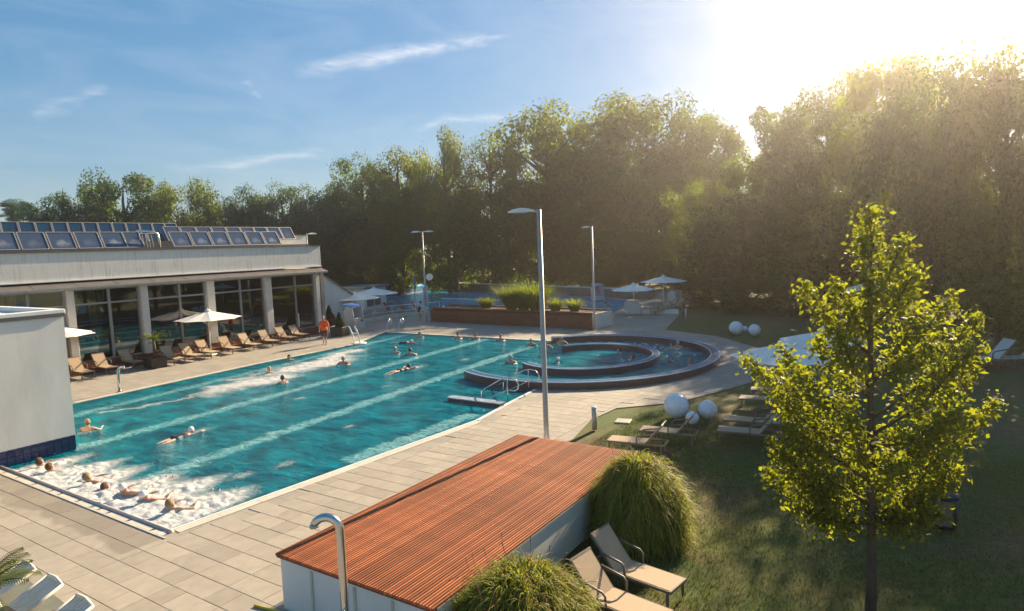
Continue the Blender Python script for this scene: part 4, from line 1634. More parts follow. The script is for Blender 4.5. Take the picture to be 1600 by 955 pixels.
def blades(rs, n, base_fn, length, out, width, droop, segs=3, omin=.5, lmin=.65):
    """curved grass blades: base point, direction outwards, arching over"""
    V, F = [], []
    t = np.linspace(0, 1, segs + 1)
    bp, ang = base_fn(n)
    L = length * rs.uniform(lmin, 1.15, n)
    o = out * rs.uniform(omin, 1.3, n)
    w = width * rs.uniform(.7, 1.3, n)
    d = droop * rs.uniform(.5, 1.4, n)
    tx = np.cos(ang)[:, None]
    ty = np.sin(ang)[:, None]
    rad = o[:, None] * L[:, None] * (t ** 1.3)[None]
    z = L[:, None] * (t[None] - d[:, None] * t[None] ** 2.6)
    cx = bp[:, 0, None] + tx * rad
    cy_ = bp[:, 1, None] + ty * rad
    cz = bp[:, 2, None] + z
    ww = w[:, None] * (1 - t[None] ** 2 * .92)
    sd = ang + PI / 2 + rs.uniform(-.7, .7, n)
    sx, sy = np.cos(sd)[:, None] * ww, np.sin(sd)[:, None] * ww
    co = np.stack([np.stack([cx - sx, cy_ - sy, cz], -1), np.stack([cx + sx, cy_ + sy, cz], -1)], 2).reshape(-1, 3)
    base = (np.arange(n) * (segs + 1) * 2)[:, None]
    k = np.arange(segs)[None] * 2
    q = np.stack([base + k, base + k + 1, base + k + 3, base + k + 2], -1).reshape(-1)
    return co, q


def grass_mound(label, loc, r, h, n, seed):
    t = thing('grass_mound', label, 'ornamental grass', loc)
    rs = np.random.RandomState(seed)
    b = MB()
    b.ball((0, 0, 0), (r * .72, r * .72, h * .72), 3)
    bmesh.ops.bisect_plane(b.bm, geom=list(b.bm.verts) + list(b.bm.edges) + list(b.bm.faces), plane_co=(0, 0, 0), plane_no=(0, 0, -1), clear_outer=True)
    for v in b.bm.verts:
        v.co *= 1 + .12 * math.sin(v.co.x * 9 + v.co.y * 7) * math.sin(v.co.z * 8)
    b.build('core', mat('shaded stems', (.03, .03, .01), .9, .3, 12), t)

    def base(n):
        u = rs.uniform(0, 1, n) ** .55
        a = rs.uniform(0, 2 * PI, n)
        ph = u * PI / 2 * 1.02
        lump = 1 + .13 * np.sin(a * 4 + seed + ph * 3) + .09 * np.sin(a * 9 + ph * 8) + rs.normal(0, .05, n)
        p = np.stack([r * .74 * lump * np.sin(ph) * np.cos(a), r * .74 * lump * np.sin(ph) * np.sin(a), h * .72 * np.cos(ph) * (1 + .08 * np.sin(a * 7))], -1)
        return p, a + rs.normal(0, .95, n)
    co, q = blades(rs, n, base, .5, .8, .012, 1.2, 5, .1)
    co[:, 2] = np.maximum(co[:, 2], .01)
    o = obj('foliage', np_mesh('foliage', co, q, 4, M['blade']), t)
    co, q = blades(rs, n // 9, base, .5, .9, .010, 1.0, 4, .1, .3)
    co[:, 2] = np.maximum(co[:, 2], .01)
    obj('dry_blades', np_mesh('dry_blades', co, q, 4, M['straw']), t)
    sd = MB()
    rr_ = random.Random(seed)
    for k in range(15):
        a = rr_.uniform(0, 2 * PI)
        u = rr_.uniform(.1, .85)
        p = Vector((r * u * math.cos(a), r * u * math.sin(a), h * .8 * math.sqrt(1 - u * u * .8)))
        dv = Vector((math.cos(a) * .3, math.sin(a) * .3, 1)) * rr_.uniform(.25, .5)
        sd.tube([p, p + dv * .6, p + dv], [.002, .003, .008], 4)
    sd.build('seed_heads', M['seed'], t)['kind'] = 'stuff'
    return t


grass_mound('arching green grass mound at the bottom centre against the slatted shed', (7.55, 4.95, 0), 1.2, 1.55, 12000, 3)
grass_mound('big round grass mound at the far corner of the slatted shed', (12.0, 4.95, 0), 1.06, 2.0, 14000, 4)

# wooden planter with reeds
pl = thing('wooden_planter', 'long dark wooden planter box beyond the pool', 'planter', (42.2, 27.6, 0))
# front face runs from (41.78,35.6) to (40.6,19.85)
fa, fb = Vector((41.75 - 42.2, 35.6 - 27.6, 0)), Vector((40.72 - 42.2, 19.95 - 27.6, 0))
dv = (fb - fa)
Lp = dv.length
du = dv.normalized()
nb = Vector((-du.y, du.x, 0))          # towards +x (away from us)
angp = math.atan2(du.y, du.x)
for r_ in range(4):
    k = 0
    x = 0.0
    while x < Lp - .05:
        w = min(3.2 if (r_ + k) else 1.6, Lp - x)
        c_ = fa + du * (x + w / 2) + Vector((0, 0, .12 + .24 * r_ + .0))
        MB().box(c_, (w - .012, .05, .225), (0, 0, angp), .006).build('board', M['cedar_dark'], pl)
        x += w
        k += 1
MB().box(fa + du * Lp / 2 + nb * 1.35 + Vector((0, 0, .5)), (Lp - .1, 2.6, 1.0), (0, 0, angp)).build('inner_box', M['shed_dark'], pl)
for (o_, w) in ((.12, .45), (2.6, .4)):
    MB().box(fa + du * Lp / 2 + nb * o_ + Vector((0, 0, 1.16)), (Lp + .1, w, .09), (0, 0, angp), .01).build('bench_top', M['cedar_dark'], pl)
MB().box(fa + du * Lp / 2 + nb * 1.35 + Vector((0, 0, 1.04)), (Lp - .1, 2.2, .12), (0, 0, angp)).build('soil', M['mulch'], pl)
MB().box(fb + nb * 1.35 + du * .06 + Vector((0, 0, .56)), (.08, 2.75, 1.1), (0, 0, angp), .01).build('end_panel', M['white_wall'], pl)


def reeds(label, loc, r, h, n, seed, straw=True):
    t = thing('reed_clump', label, 'ornamental grass', loc, 0, 'reed clumps in the wooden planter')
    rs = np.random.RandomState(seed)

    def base(n):
        a = rs.uniform(0, 2 * PI, n)
        u = np.sqrt(rs.uniform(0, 1, n)) * r * .38
        return np.stack([u * np.cos(a), u * np.sin(a), np.zeros(n)], -1), a + rs.normal(0, .4, n)
    co, q = blades(rs, n, base, h, .62, .02, .55, 6, 0, .42)
    obj('foliage', np_mesh('foliage', co, q, 4, M['blade_up']), t)
    if straw:
        co, q = blades(rs, n // 3, base, h * .5, .12, .022, .1, 2)
        obj('stems', np_mesh('stems', co, q, 4, M['straw']), t)
    return t


reeds('tall reed clump at the left of the three in the wooden planter', (42.6, 27.9, 1.1), 1.15, 2.9, 1700, 1)
reeds('tall reed clump in the middle of the three in the wooden planter', (42.5, 26.7, 1.1), 1.1, 2.8, 1700, 2)
reeds('tall reed clump right of the three, next to the near lamp post', (42.4, 25.5, 1.1), 1.2, 3.1, 1900, 3)
reeds('short yellow grass tuft left of the tall reeds in the planter', (42.9, 30.6, 1.1), .95, 1.35, 1000, 4, False)
reeds('short yellow grass tuft to the right of the near lamp post in the planter', (42.0, 23.6, 1.1), .8, 1.4, 900, 5, False)
reeds('short yellow grass tuft at the right part of the planter', (42.0, 22.0, 1.1), .8, 1.4, 900, 6, False)


def palm(label, loc, trunk_h, nf, L, seed, pot=True, fan=False):
    t = thing('potted_palm', label, 'palm', loc)
    rs = random.Random(seed)
    if pot:
        MB().box((0, 0, .3), (.85, .85, .6), bevel=.02, taper=1.08).build('pot', M['black_pot'], t)
    z0 = .55 if pot else 0
    MB().tube([(0, 0, z0), (.02, 0, z0 + trunk_h * .5), (0, .02, z0 + trunk_h)], [.11, .09, .08], 8).build('trunk', M['bark'], t, True)
    for k in range(nf):
        a = 2 * PI * k / nf + rs.uniform(-.2, .2)
        el = rs.uniform(.15, 1.15)
        V, F = [], []
        n = 20
        ca, sa = math.cos(a), math.sin(a)
        pth = []
        for i in range(n + 1):
            s = i / n
            e = el - 1.1 * s * s
            if i == 0:
                p = Vector((0, 0, z0 + trunk_h))
            else:
                p = pth[-1] + Vector((ca * math.cos(e), sa * math.cos(e), math.sin(e))) * (L / n)
            pth.append(p)
        for i in range(3, n + 1):
            s = i / n
            wl_ = L * .34 * (math.sin(PI * min(1, s * .9 + .1)) ** .6) * (1 if i < n else .9)
            tdir = (pth[i] - pth[i - 1]).normalized()
            side = Vector((-sa, ca, 0))
            for sg in (-1, 1):
                tip = pth[i] + (side * sg * .75 + tdir * .75 - Vector((0, 0, .25))) * wl_
                wv = tdir * .014 * L
                b0 = len(V)
                mid = (pth[i] + tip) / 2 + Vector((0, 0, .03))
                V += [pth[i] - wv, pth[i] + wv, mid + wv * .9, mid - wv * .9, tip]
                F += [(b0, b0 + 1, b0 + 2, b0 + 3), (b0 + 3, b0 + 2, b0 + 4)]
        me = bpy.data.meshes.new('frond')
        me.from_pydata([tuple(v) for v in V], [], F)
        me.materials.append(M['palm'])
        fo = obj('frond', me, t)
        MB().tube(pth, [.014 * (1 - .8 * i / n) + .002 for i in range(n + 1)], 4).build('midrib', M['palm'], fo)
    return t


palm('small palm in a square dark pot between the beige loungers', (19.1, 36.75, 0), 1.0, 16, .85, 3)
palm('palm with stiff green fronds at the bottom left edge of the deck', (3.3, 11.9, 0), .55, 22, .8, 8)


def conifer(label, loc, h, seed):
    t = thing('potted_conifer', label, 'potted conifer', loc)
    MB().box((0, 0, .33), (1.0, 1.0, .66), (0, 0, .3), .02).build('pot', M['black_pot'], t)
    rs = np.random.RandomState(seed)
    n = 2600
    s = rs.uniform(0, 1, n)
    a = rs.uniform(0, 2 * PI, n)
    rr_ = .38 * (1 - s) ** .7 * rs.uniform(.7, 1.05, n)
    P = np.stack([rr_ * np.cos(a), rr_ * np.sin(a), .6 + s * h], -1)
    co, q = leaf_quads(rs, P, np.stack([np.cos(a), np.sin(a), np.full(n, .6)], -1), .06)
    obj('crown', np_mesh('crown', co, q, 4, M['leaf_dark']), t)
    MB().tube([(0, 0, .5), (0, 0, .6 + h * .9)], [.04, .01], 6).build('trunk', M['bark'], t)


def leaf_quads(rs, P, nrm, size, fold=.0, jit=.7, aspect=.5):
    n = len(P)
    nn = nrm + rs.normal(0, jit, (n, 3))
    nn /= np.linalg.norm(nn, axis=1, keepdims=True) + 1e-9
    r = rs.normal(0, 1, (n, 3))
    u = np.cross(nn, r)
    u /= np.linalg.norm(u, axis=1, keepdims=True) + 1e-9
    v = np.cross(nn, u)
    s = size * rs.uniform(.5, 1.4, (n, 1))
    co = np.stack([P - u * s, P + v * s * aspect + nn * s * .15, P + u * s, P - v * s * aspect + nn * s * .15], 1).reshape(-1, 3)
    return co, np.arange(4 * n)


conifer('small dark conifer in a dark pot beside the person in orange', (32.5, 36.5, 0), 1.1, 1)
conifer('small dark conifer against the sloping white wing', (36.0, 41.6, 0), 1.2, 2)


# ------------------------------------------------------------------ trees
def crown_mesh(name, seed, nclump, per, leaf, m_, shape='round', spread=1.0):
    """unit crown (radius 1, height 2 from z=-1..1): leaves gathered on clumps through the volume"""
    rs = np.random.RandomState(seed)
    C_ = []
    while len(C_) < nclump:
        p = rs.uniform(-1, 1, 3)
        d = np.linalg.norm(p)
        if d > 1 or d < .35:
            continue
        if shape == 'cone' and np.hypot(p[0], p[1]) > (1 - p[2]) * .55 + .1:
            continue
        if shape == 'column' and np.hypot(p[0], p[1]) > .75:
            continue
        C_.append(p)
    C_ = np.array(C_)
    # uneven outline: push some clumps out, pull others in
    k = 1 + .09 * np.sin(C_[:, 0] * 5 + seed) * np.sin(C_[:, 1] * 4 + 2) + rs.normal(0, .04, nclump)
    C_ = C_ * k[:, None]
    cr = rs.uniform(.18, .36, nclump) * spread
    idx = np.repeat(np.arange(nclump), per)
    n = len(idx)
    d = rs.normal(0, 1, (n, 3))
    d /= np.linalg.norm(d, axis=1, keepdims=True)
    rad = cr[idx] * rs.uniform(.25, 1, n) ** .45
    P = C_[idx] + d * rad[:, None] * np.array([1.05, 1.05, .75 if shape != 'weep' else 1.0])
    if shape == 'weep':
        drop = rs.uniform(0, 1, n) ** 2 * .55 * (np.hypot(P[:, 0], P[:, 1]))
        P[:, 2] -= drop
        P[:, :2] *= (1 + .05 * drop)[:, None]
    nr = d * 1.0 + C_[idx] * .35 + np.array([0, 0, .35])
    if shape == 'weep':
        nr[:, 2] *= .2
    ext = np.percentile(np.hypot(P[:, 0], P[:, 1]), 97)
    lo_, hi_ = np.percentile(P[:, 2], (.3, 99.8))
    P = np.stack([P[:, 0] / ext, P[:, 1] / ext, (P[:, 2] - lo_) / (hi_ - lo_) * 2 - 1], -1)
    co, q = leaf_quads(rs, P, nr, leaf, jit=.42)
    # fine twigs poking out past the clumps
    tw = rs.randint(0, n, n // 9)
    P2 = P[tw] * 1.0 + (d[tw] + np.array([0, 0, .5])) * rs.uniform(.02, .06, (len(tw), 1))
    co2, q2 = leaf_quads(rs, P2, d[tw], leaf * .85)
    co = np.concatenate([co, co2])
    q = np.concatenate([q, q2 + 4 * n])
    me = np_mesh(name, co, q, 4, m_)
    tone = rs.uniform(0, 1, nclump)
    tv = np.concatenate([np.repeat(tone[idx], 4), np.repeat(tone[idx[tw]], 4)])
    me.attributes.new('tone', 'FLOAT', 'POINT').data.foreach_set('value', tv.astype(np.float32))
    return me


def limbs_mesh(seed):
    rs = random.Random(seed)
    b = MB()
    b.tube([(0, 0, -3.0), (.01, .0, -1.4), (.02, .02, -.3), (0, .03, .5), (.02, 0, .8)], [.085, .065, .05, .03, .01], 8)
    for k in range(9):
        a = rs.uniform(0, 2 * PI)
        z = rs.uniform(-1.1, .3)
        L = rs.uniform(.5, .85) * (1 - max(0, z) * .5)
        p0 = Vector((0.01, .01, z))
        p1 = p0 + Vector((math.cos(a) * L * .5, math.sin(a) * L * .5, L * .35))
        p2 = p1 + Vector((math.cos(a + .3) * L * .45, math.sin(a + .3) * L * .45, L * .3))
        b.tube([p0, p1, p2], [.032, .018, .005], 5)
    return b.mesh('trunk', M['bark'], True)


CR = {
    'broad': [crown_mesh('crown', 21 + k, 62, 330, .030, M[mm], 'round') for k, mm in enumerate(('leaf', 'leaf_olive', 'leaf'))],
    'light': [crown_mesh('crown', 31, 58, 320, .030, M['leaf_light'], 'round')],
    'dark': [crown_mesh('crown', 41, 62, 330, .030, M['leaf_dark'], 'round')],
    'weep': [crown_mesh('crown', 51, 80, 330, .024, M['leaf_olive'], 'weep')],
    'airy': [crown_mesh('crown', 61, 95, 120, .024, M['leaf_light'], 'round', .8)],
    'cone': [crown_mesh('crown', 71, 95, 260, .028, M['leaf_dark'], 'cone')],
    'low': [crown_mesh('crown', 81, 62, 360, .026, M['leaf_olive'], 'round'), crown_mesh('crown', 82, 62, 360, .026, M['leaf'], 'round')],
}
LIMBS = [limbs_mesh(k) for k in range(3)]
cnt = 0


def tree(name, label, kind, x, y, top, r, bottom=None, group=None):
    """crown from `bottom` to `top`, radius r, standing at x, y"""
    global cnt
    t = thing(name, label, 'tree', (x, y, -.05), random.uniform(0, 6.28), group)
    bottom = top * .22 if bottom is None else bottom
    hz = (top - bottom) / 2
    zc = bottom + hz
    me = CR[kind][cnt % len(CR[kind])]
    c = obj('crown', me, t, (0, 0, zc))
    c.scale = (r, r, hz)
    tr = obj('trunk', LIMBS[cnt % 3], t, (0, 0, zc))
    # trunk reaches the ground: unit trunk bottom is at -3
    tr.scale = (r, r, hz)
    if zc - 3 * hz > 0:
        tr.scale = (r * .8, r * .8, top / 3.95)
        tr.location = (0, 0, 3 * top / 3.95 - .05)
    cnt += 1
    return t


# behind the hall, left to right
tree('pine_tree', 'thin lone pine with open top at the far left skyline', 'dark', 40.7, 113.6, 15.9, 2.3, 12.6)
tree('tree', 'low dark tree at the left end of the wood behind the hall roof', 'dark', 38.7, 97.9, 14.9, 4.4, 3)
tree('tree', 'mid green tree second from the left behind the rear solar panels', 'broad', 41.5, 94.0, 15.3, 4.5, 3)
tree('tree', 'tallest rounded tree behind the middle of the hall roof', 'broad', 44.5, 89.8, 17.8, 5.6, 3)
tree('tree', 'olive tree right of the tallest one behind the hall roof', 'low', 49.0, 88.2, 16.5, 5.0, 3)
tree('birch_tree', 'pale thin-leaved tree behind the right part of the solar panels', 'weep', 52.2, 83.3, 16.5, 5.0, 3)
tree('tree', 'narrow dark tree right of the pale one behind the hall', 'dark', 56.4, 80.4, 15.7, 3.8, 3)
tree('tree', 'broad olive tree behind the rooftop box of the hall', 'low', 60.3, 78.3, 16.3, 5.2, 2)
# main wood beyond the second pool
tree('tree', 'dark tree at the dip in the wood right of the hall', 'dark', 67.3, 75.5, 16.3, 5.2, 2)
tree('tree', 'olive rounded tree rising above the left part of the wood', 'low', 67.9, 69.6, 19.8, 5.6, 3)
tree('tree', 'green tree between the olive one and the drooping birch', 'broad', 70.5, 64.9, 20.5, 5.4, 3)
tree('birch_tree', 'tall drooping birch left of the highest trees', 'weep', 72.0, 57.6, 22.5, 5.0, 4)
tree('tree', 'airy tree with sky showing between its leaves, right of the drooping birch', 'airy', 77.3, 53.3, 22.0, 5.4, 8)
tree('tree', 'very tall broad tree behind the near lamp post', 'broad', 82.1, 46.4, 25.8, 9.6, 4)
tree('tree', 'highest broad olive tree at the middle of the skyline', 'low', 85.8, 37.2, 26.4, 10.2, 4)
tree('tree', 'tall dark tree just right of the highest one', 'broad', 92.1, 31.1, 25.3, 8.6, 4)
tree('tree', 'shoulder-high pale green tree at the right slope of the skyline', 'broad', 89.5, 26.0, 21.5, 6.6, 3)
tree('tree', 'small distant tree in the bright gap of the skyline', 'light', 96.0, 20.5, 17.0, 5.0, 2)
# understorey beyond the second pool
tree('tree', 'low wide yew-like tree behind the white parasols', 'dark', 61.5, 70.5, 13.5, 6.2, .3)
tree('tree', 'layered green tree behind the bright yellow bush', 'low', 67.5, 64.0, 15.5, 6.4, .4)
tree('tree', 'dark rounded tree behind the two-headed lamp post', 'broad', 73.0, 57.0, 14.0, 6.4, .3)
tree('tree', 'olive tree behind the clock, left of the near lamp post', 'low', 76.5, 50.5, 16.0, 7.0, .4)
tree('tree', 'wide olive tree behind the tall reeds', 'low', 78.0, 43.5, 15.0, 7.4, .4)
tree('tree', 'dark wide tree between the two single-headed lamp posts', 'broad', 77.5, 36.5, 15.5, 7.2, .3)
tree('tree', 'broad tree behind the striped beach chair', 'broad', 75.5, 30.0, 14.5, 6.6, .4)
tree('willow_tree', 'pale feathery willow lit at the edge of the wood behind the right parasols', 'light', 66.5, 20.6, 11.8, 3.6, .3)
# right side
tree('tree', 'tall sunlit-edged tree right of the bright gap', 'broad', 71.8, 13.5, 19.1, 5.8, 3)
tree('tree', 'tall broad tree above the left side of the young tree', 'low', 68.3, 8.1, 20.7, 6.2, 3)
tree('tree', 'tall tree directly above the top of the young tree', 'broad', 53.5, 2.0, 18.0, 5.0, 3)
tree('tree', 'tall tree right of the young tree top', 'dark', 41.8, -.6, 15.2, 3.8, 2)
tree('tree', 'tall olive tree next to the right edge of the picture', 'low', 38.5, -2.8, 14.2, 3.3, 2)
tree('tree', 'low dark tree behind the far opal globes', 'dark', 61.0, 14.5, 10.0, 5.4, .2)
tree('tree', 'low olive tree left behind the young tree', 'low', 57.5, 7.4, 9.6, 5.2, .2)
tree('tree', 'low wide tree behind the middle of the young tree', 'broad', 56.0, 1.6, 9.4, 5.2, .2)
tree('tree', 'low dark tree right behind the pale lounger pair', 'dark', 53.6, -4.4, 10.0, 5.2, .2)
tree('tree', 'low bushy tree filling the right edge above the lawn', 'low', 37.5, -3.6, 8.2, 3.2, .3)
tree('tree', 'tall tree cut by the right edge of the picture', 'broad', 36.0, -5.4, 13.3, 2.9, 2)


def bush(label, x, y, r, h, kind, sc=1):
    t = thing('bush', label, 'bush', (x, y, -.03), random.uniform(0, 6))
    c = obj('crown', CR[kind][0], t, (0, 0, h * .5))
    c.scale = (r, r, h * .55)
    MB().tube([(0, 0, 0), (0.05, 0, h * .5)], [.07, .02], 6).build('stem', M['bark'], t)


bush('bright yellow-green bush behind the white parasols', 66.0, 64.0, 2.7, 3.4, 'light')
bush('dark bush left of the bright yellow one, beside the kiosk', 58.5, 62.5, 2.6, 2.8, 'dark')
bush('dark low bush behind the blue pool cover', 73.5, 67.0, 3.0, 2.6, 'dark')
bush('olive bush in the gap beneath the right lamp post', 71.5, 33.5, 3.2, 2.8, 'low')
bush('dark bush at the end of the far lounger row', 59.0, 17.8, 2.8, 2.8, 'dark')
bush('dark bush on the lawn edge behind the far bollard', 54.5, 12.6, 3.0, 3.0, 'dark')
bush('dark bush beyond the far opal globes', 53.0, 8.4, 3.0, 3.2, 'dark')

# dark undergrowth closing the wood behind the trunks
rs = np.random.RandomState(77)
path = np.array([(30, 122), (48, 96), (66, 82), (84, 70), (92, 54), (98, 40), (104, 28), (100, 18), (84, 12), (76, 4), (72, -4), (66, -12), (58, -22)], float)
n = 30000
sgm = rs.randint(0, len(path) - 1, n)
tt = rs.uniform(0, 1, (n, 1))
P0 = path[sgm] * (1 - tt) + path[sgm + 1] * tt + rs.normal(0, 1.3, (n, 2))
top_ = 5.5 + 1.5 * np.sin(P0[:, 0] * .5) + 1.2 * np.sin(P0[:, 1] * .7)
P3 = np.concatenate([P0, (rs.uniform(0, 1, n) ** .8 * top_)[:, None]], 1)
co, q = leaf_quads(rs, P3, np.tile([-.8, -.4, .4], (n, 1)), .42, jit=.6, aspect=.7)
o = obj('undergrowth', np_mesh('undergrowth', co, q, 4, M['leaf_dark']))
o['kind'] = 'stuff'

# young tree in front
yt = thing('young_tree', 'young leafy tree standing in front on the right of the lawn', 'tree', (11.1, .72, 0))
b = MB()
rightv = Vector((right.x, right.y, 0)).normalized()
fv = Vector((fwd.x, fwd.y, 0)).normalized()
b.tube([(0, 0, -.1), (.02, .0, 1.0), (.0, .02, 2.2), (-.03, .04, 3.6), (-.05, .05, 5.0), (-.05, .05, 6.2)], [.085, .07, .058, .045, .028, .008], 10)
TIPS = [(-.05, 6.45, 0), (.05, 6.1, .3), (.6, 5.95, .2), (.45, 5.5, -.4), (-.5, 5.35, .1), (-.9, 5.3, .3), (-.75, 4.7, -.4), (-1.35, 4.35, 0), (-1.85, 4.22, .1), (-1.2, 3.9, .6),
        (.95, 4.9, .3), (1.2, 5.05, 0), (1.35, 4.3, -.3), (1.66, 4.72, .1), (1.7, 3.9, .2), (1.6, 3.5, -.4), (1.5, 2.95, .2), (1.25, 2.35, -.1), (1.1, 2.0, .3), (.85, 2.7, .9),
        (-1.5, 2.9, -.1), (-1.45, 2.3, .3), (-1.0, 1.75, .2), (1.5, 2.3, .3), (-1.35, 3.2, -.2), (-1.3, 2.65, .2), (-1.15, 3.45, .7), (-.9, 2.2, -.2), (-.6, 1.85, .3), (.35, 1.75, -.2), (.1, 2.3, .9), (-.3, 3.0, -1.2), (.4, 3.6, -1.3), (.2, 3.2, 1.3), (-.3, 4.3, 1.1), (.3, 4.6, -1.0), (.8, 3.5, -.9), (-.8, 3.5, -.9), (.2, 5.0, .7), (-.2, 5.4, -.3), (.75, 1.9, -.5)]
rs = np.random.RandomState(17)
P, Dn = [], []
for (u, z, dpt) in TIPS:
    tip = rightv * u + fv * dpt + Vector((-.04, .04, z))
    z0 = max(1.5, z - .35 - .55 * abs(u) - .3)
    p0 = Vector((-.02, .03, z0))
    L = (tip - p0).length
    mid = (p0 + tip) / 2 + Vector((0, 0, -.12 * L))
    b.tube([p0, mid, tip], [.03, .018, .004], 5)
    for k in range(5):
        s_ = rs.uniform(.3, .9)
        c0 = p0.lerp(mid, s_ * 2) if s_ < .5 else mid.lerp(tip, (s_ - .5) * 2)
        dv_ = Vector(rs.normal(0, 1, 3)) * .16 + Vector((0, 0, .14))
        b.tube([c0, c0 + dv_ * .6, c0 + dv_], [.007, .005, .002], 4)
    nl = int(205 + 185 * L)
    for k in range(nl):
        s = rs.uniform(.25, 1.03) ** .8
        c_ = p0.lerp(mid, s * 2) if s < .5 else mid.lerp(tip, min(1, (s - .5) * 2))
        sp = .215 * (1.05 - .6 * s)
        q_ = np.array(c_) + rs.normal(0, 1, 3) * sp * np.array([.8, .8, .75])
        P.append(q_ * np.array([1, 1, .985]))
        Dn.append([0.1 * u * rightv.x, .1 * u * rightv.y, .7])
b.build('trunk', M['bark'], yt, True)
co, q = leaf_quads(rs, np.array(P), np.array(Dn), .049, jit=.9, aspect=.55)
obj('crown', np_mesh('crown', co, q, 4, M['leaf_young']), yt)

# near lawn: short blades
rs = np.random.RandomState(23)
n = 130000
gx = rs.uniform(7.5, 22, n)
gy = rs.uniform(-5, 8.6, n)
keep = ~((gx < 14.4) & (gy > 5.75)) & ~((gx > 14) & (gy > 8.9 - 0 * gx)) & ~((gx > 21.2) & (gy > 8.0))
pn = np.sin(gx * .9 + 1.3) * np.sin(gy * .8 + .4) + .6 * np.sin(gx * 2.1 + gy * 1.7)
keep &= (pn + rs.normal(0, .5, n)) > -.9
gx, gy = gx[keep], gy[keep]


def lawn_base(n):
    return np.stack([gx, gy, np.full(n, -.045)], -1), rs.uniform(0, 2 * PI, n)


co, q = blades(rs, len(gx), lawn_base, .075, .55, .005, .35, 2)
o = obj('grass', np_mesh('grass', co, q, 4, M['lawn_blade']))
o['kind'] = 'stuff'

# ------------------------------------------------------------------ second pool surroundings
rw = thing('retaining_wall', 'low grey retaining wall along the far side of the second pool', 'wall', (72, 45, 0))
strip([(77.5 - 72, 64 - 45), (69.5 - 72, 39.5 - 45), (64.5 - 72, 24.5 - 45)], -.3, .3, 0, .95).build('wall', M['joint'], rw)
strip([(77.5 - 72, 64 - 45), (69.5 - 72, 39.5 - 45), (64.5 - 72, 24.5 - 45)], -.4, .4, .95, 1.05).build('cap', M['column'], rw)
cv = thing('pool_cover', 'long blue rolled pool cover along the left side of the second pool', 'pool cover', (66, 63, 0))
b = MB()
b.tube([(57.2 - 66, 61.2 - 63, .55), (66.5 - 66, 63.4 - 63, .55), (76.5 - 66, 65.6 - 63, .55)], .48, 14)
b.build('roll', M['pool2_wall'], cv, True)
strip([(57.0 - 66, 60.4 - 63), (76.5 - 66, 64.8 - 63)], -.1, .1, 0, .5).build('side_board', M['blue_fabric'], cv)
for f_ in (.02, .34, .66, .98):
    x = 57.2 + (76.5 - 57.2) * f_ - 66
    y = 61.2 + (65.6 - 61.2) * f_ - 63
    MB().box((x, y, .5), (.12, 1.15, 1.05)).build('stand', M['navy_suit'], cv)
tag(strip([(56.8, 62.3), (76.5, 67.0)], -.15, .15, 0, 1.35).build('pool_screen', M['shed_dark']), 'dark low screen behind the blue pool cover', 'screen')
t = thing('sign_board', 'turquoise board on a post beside the second pool', 'sign', (58.6, 52.3, 0), R(-60))
MB().tube([(0, 0, 0), (0, 0, 2.8)], .05, 8).build('post', M['galv'], t)
MB().box((.06, 0, 2.1), (.06, .85, 1.75), bevel=.01).build('board', M['sign_blue'], t)
lr = thing('lane_rope', 'row of white floats across the second pool', 'lane rope', (62, 46, -.06))
fl = MB().ball((0, 0, 0), .12, 1).mesh('float', M['white'])
for k in range(26):
    obj('float', fl, lr, (-.5 + k * .05, -5 + k * .42, 0))
MB().tube([(-.5, -5, 0), (.75, 5.5, 0)], .02, 5).build('rope', M['white'], lr)

# ------------------------------------------------------------------ people


def capsule_body(bones, head, fwdv, upv, voxel, name, extra=()):
    b = MB()
    for p0, p1, r0, r1 in bones:
        p0, p1 = Vector(p0), Vector(p1)
        L = (p1 - p0).length
        n = max(2, int(L / (min(r0, r1) * .45)) + 1)
        for k in range(n + 1):
            s = k / n
            b.ball(p0.lerp(p1, s), r0 + (r1 - r0) * s, 2 if max(r0, r1) > .03 else 1)
    f, u = Vector(fwdv).normalized(), Vector(upv).normalized()
    u = (u - f * u.dot(f)).normalized()
    l = u.cross(f)
    B = Matrix((f, l, u)).transposed()
    H = Vector(head)
    hp = lambda x, y, z: H + B @ Vector((x, y, z))
    b.ball(hp(-.012, 0, .02), (.098, .076, .105), 3, B)
    b.ball(hp(.03, 0, -.05), (.062, .058, .072), 2, B)
    b.ball(hp(.062, 0, -.095), (.028, .034, .026), 2, B)
    for q_ in ((.096, 0, -.015, .017), (.1, 0, -.03, .02), (.092, 0, .005, .014)):
        b.ball(hp(*q_[:3]), q_[3], 1)
    for s in (-1, 1):
        b.ball(hp(-.01, s * .08, -.02), (.018, .012, .032), 1, B)
        b.ball(hp(.05, s * .04, -.04), (.03, .025, .03), 1, B)
    b.ball(hp(.084, 0, -.068), (.012, .026, .009), 1, B)
    for e in extra:
        b.ball(e[0], e[1], 1)
    me = b.mesh(name, M['skin'])
    tmp = obj('tmp', me)
    md = tmp.modifiers.new('r', 'REMESH')
    md.mode = 'VOXEL'
    md.voxel_size = voxel
    sm = tmp.modifiers.new('s', 'SMOOTH')
    sm.factor = .5
    sm.iterations = 2
    dg = bpy.context.evaluated_depsgraph_get()
    out = bpy.data.meshes.new_from_object(tmp.evaluated_get(dg))
    bpy.data.objects.remove(tmp)
    out.name = name
    out.polygons.foreach_set('use_smooth', [True] * len(out.polygons))
    out.materials.clear()
    out.materials.append(M['skin'])
    return out, H, B


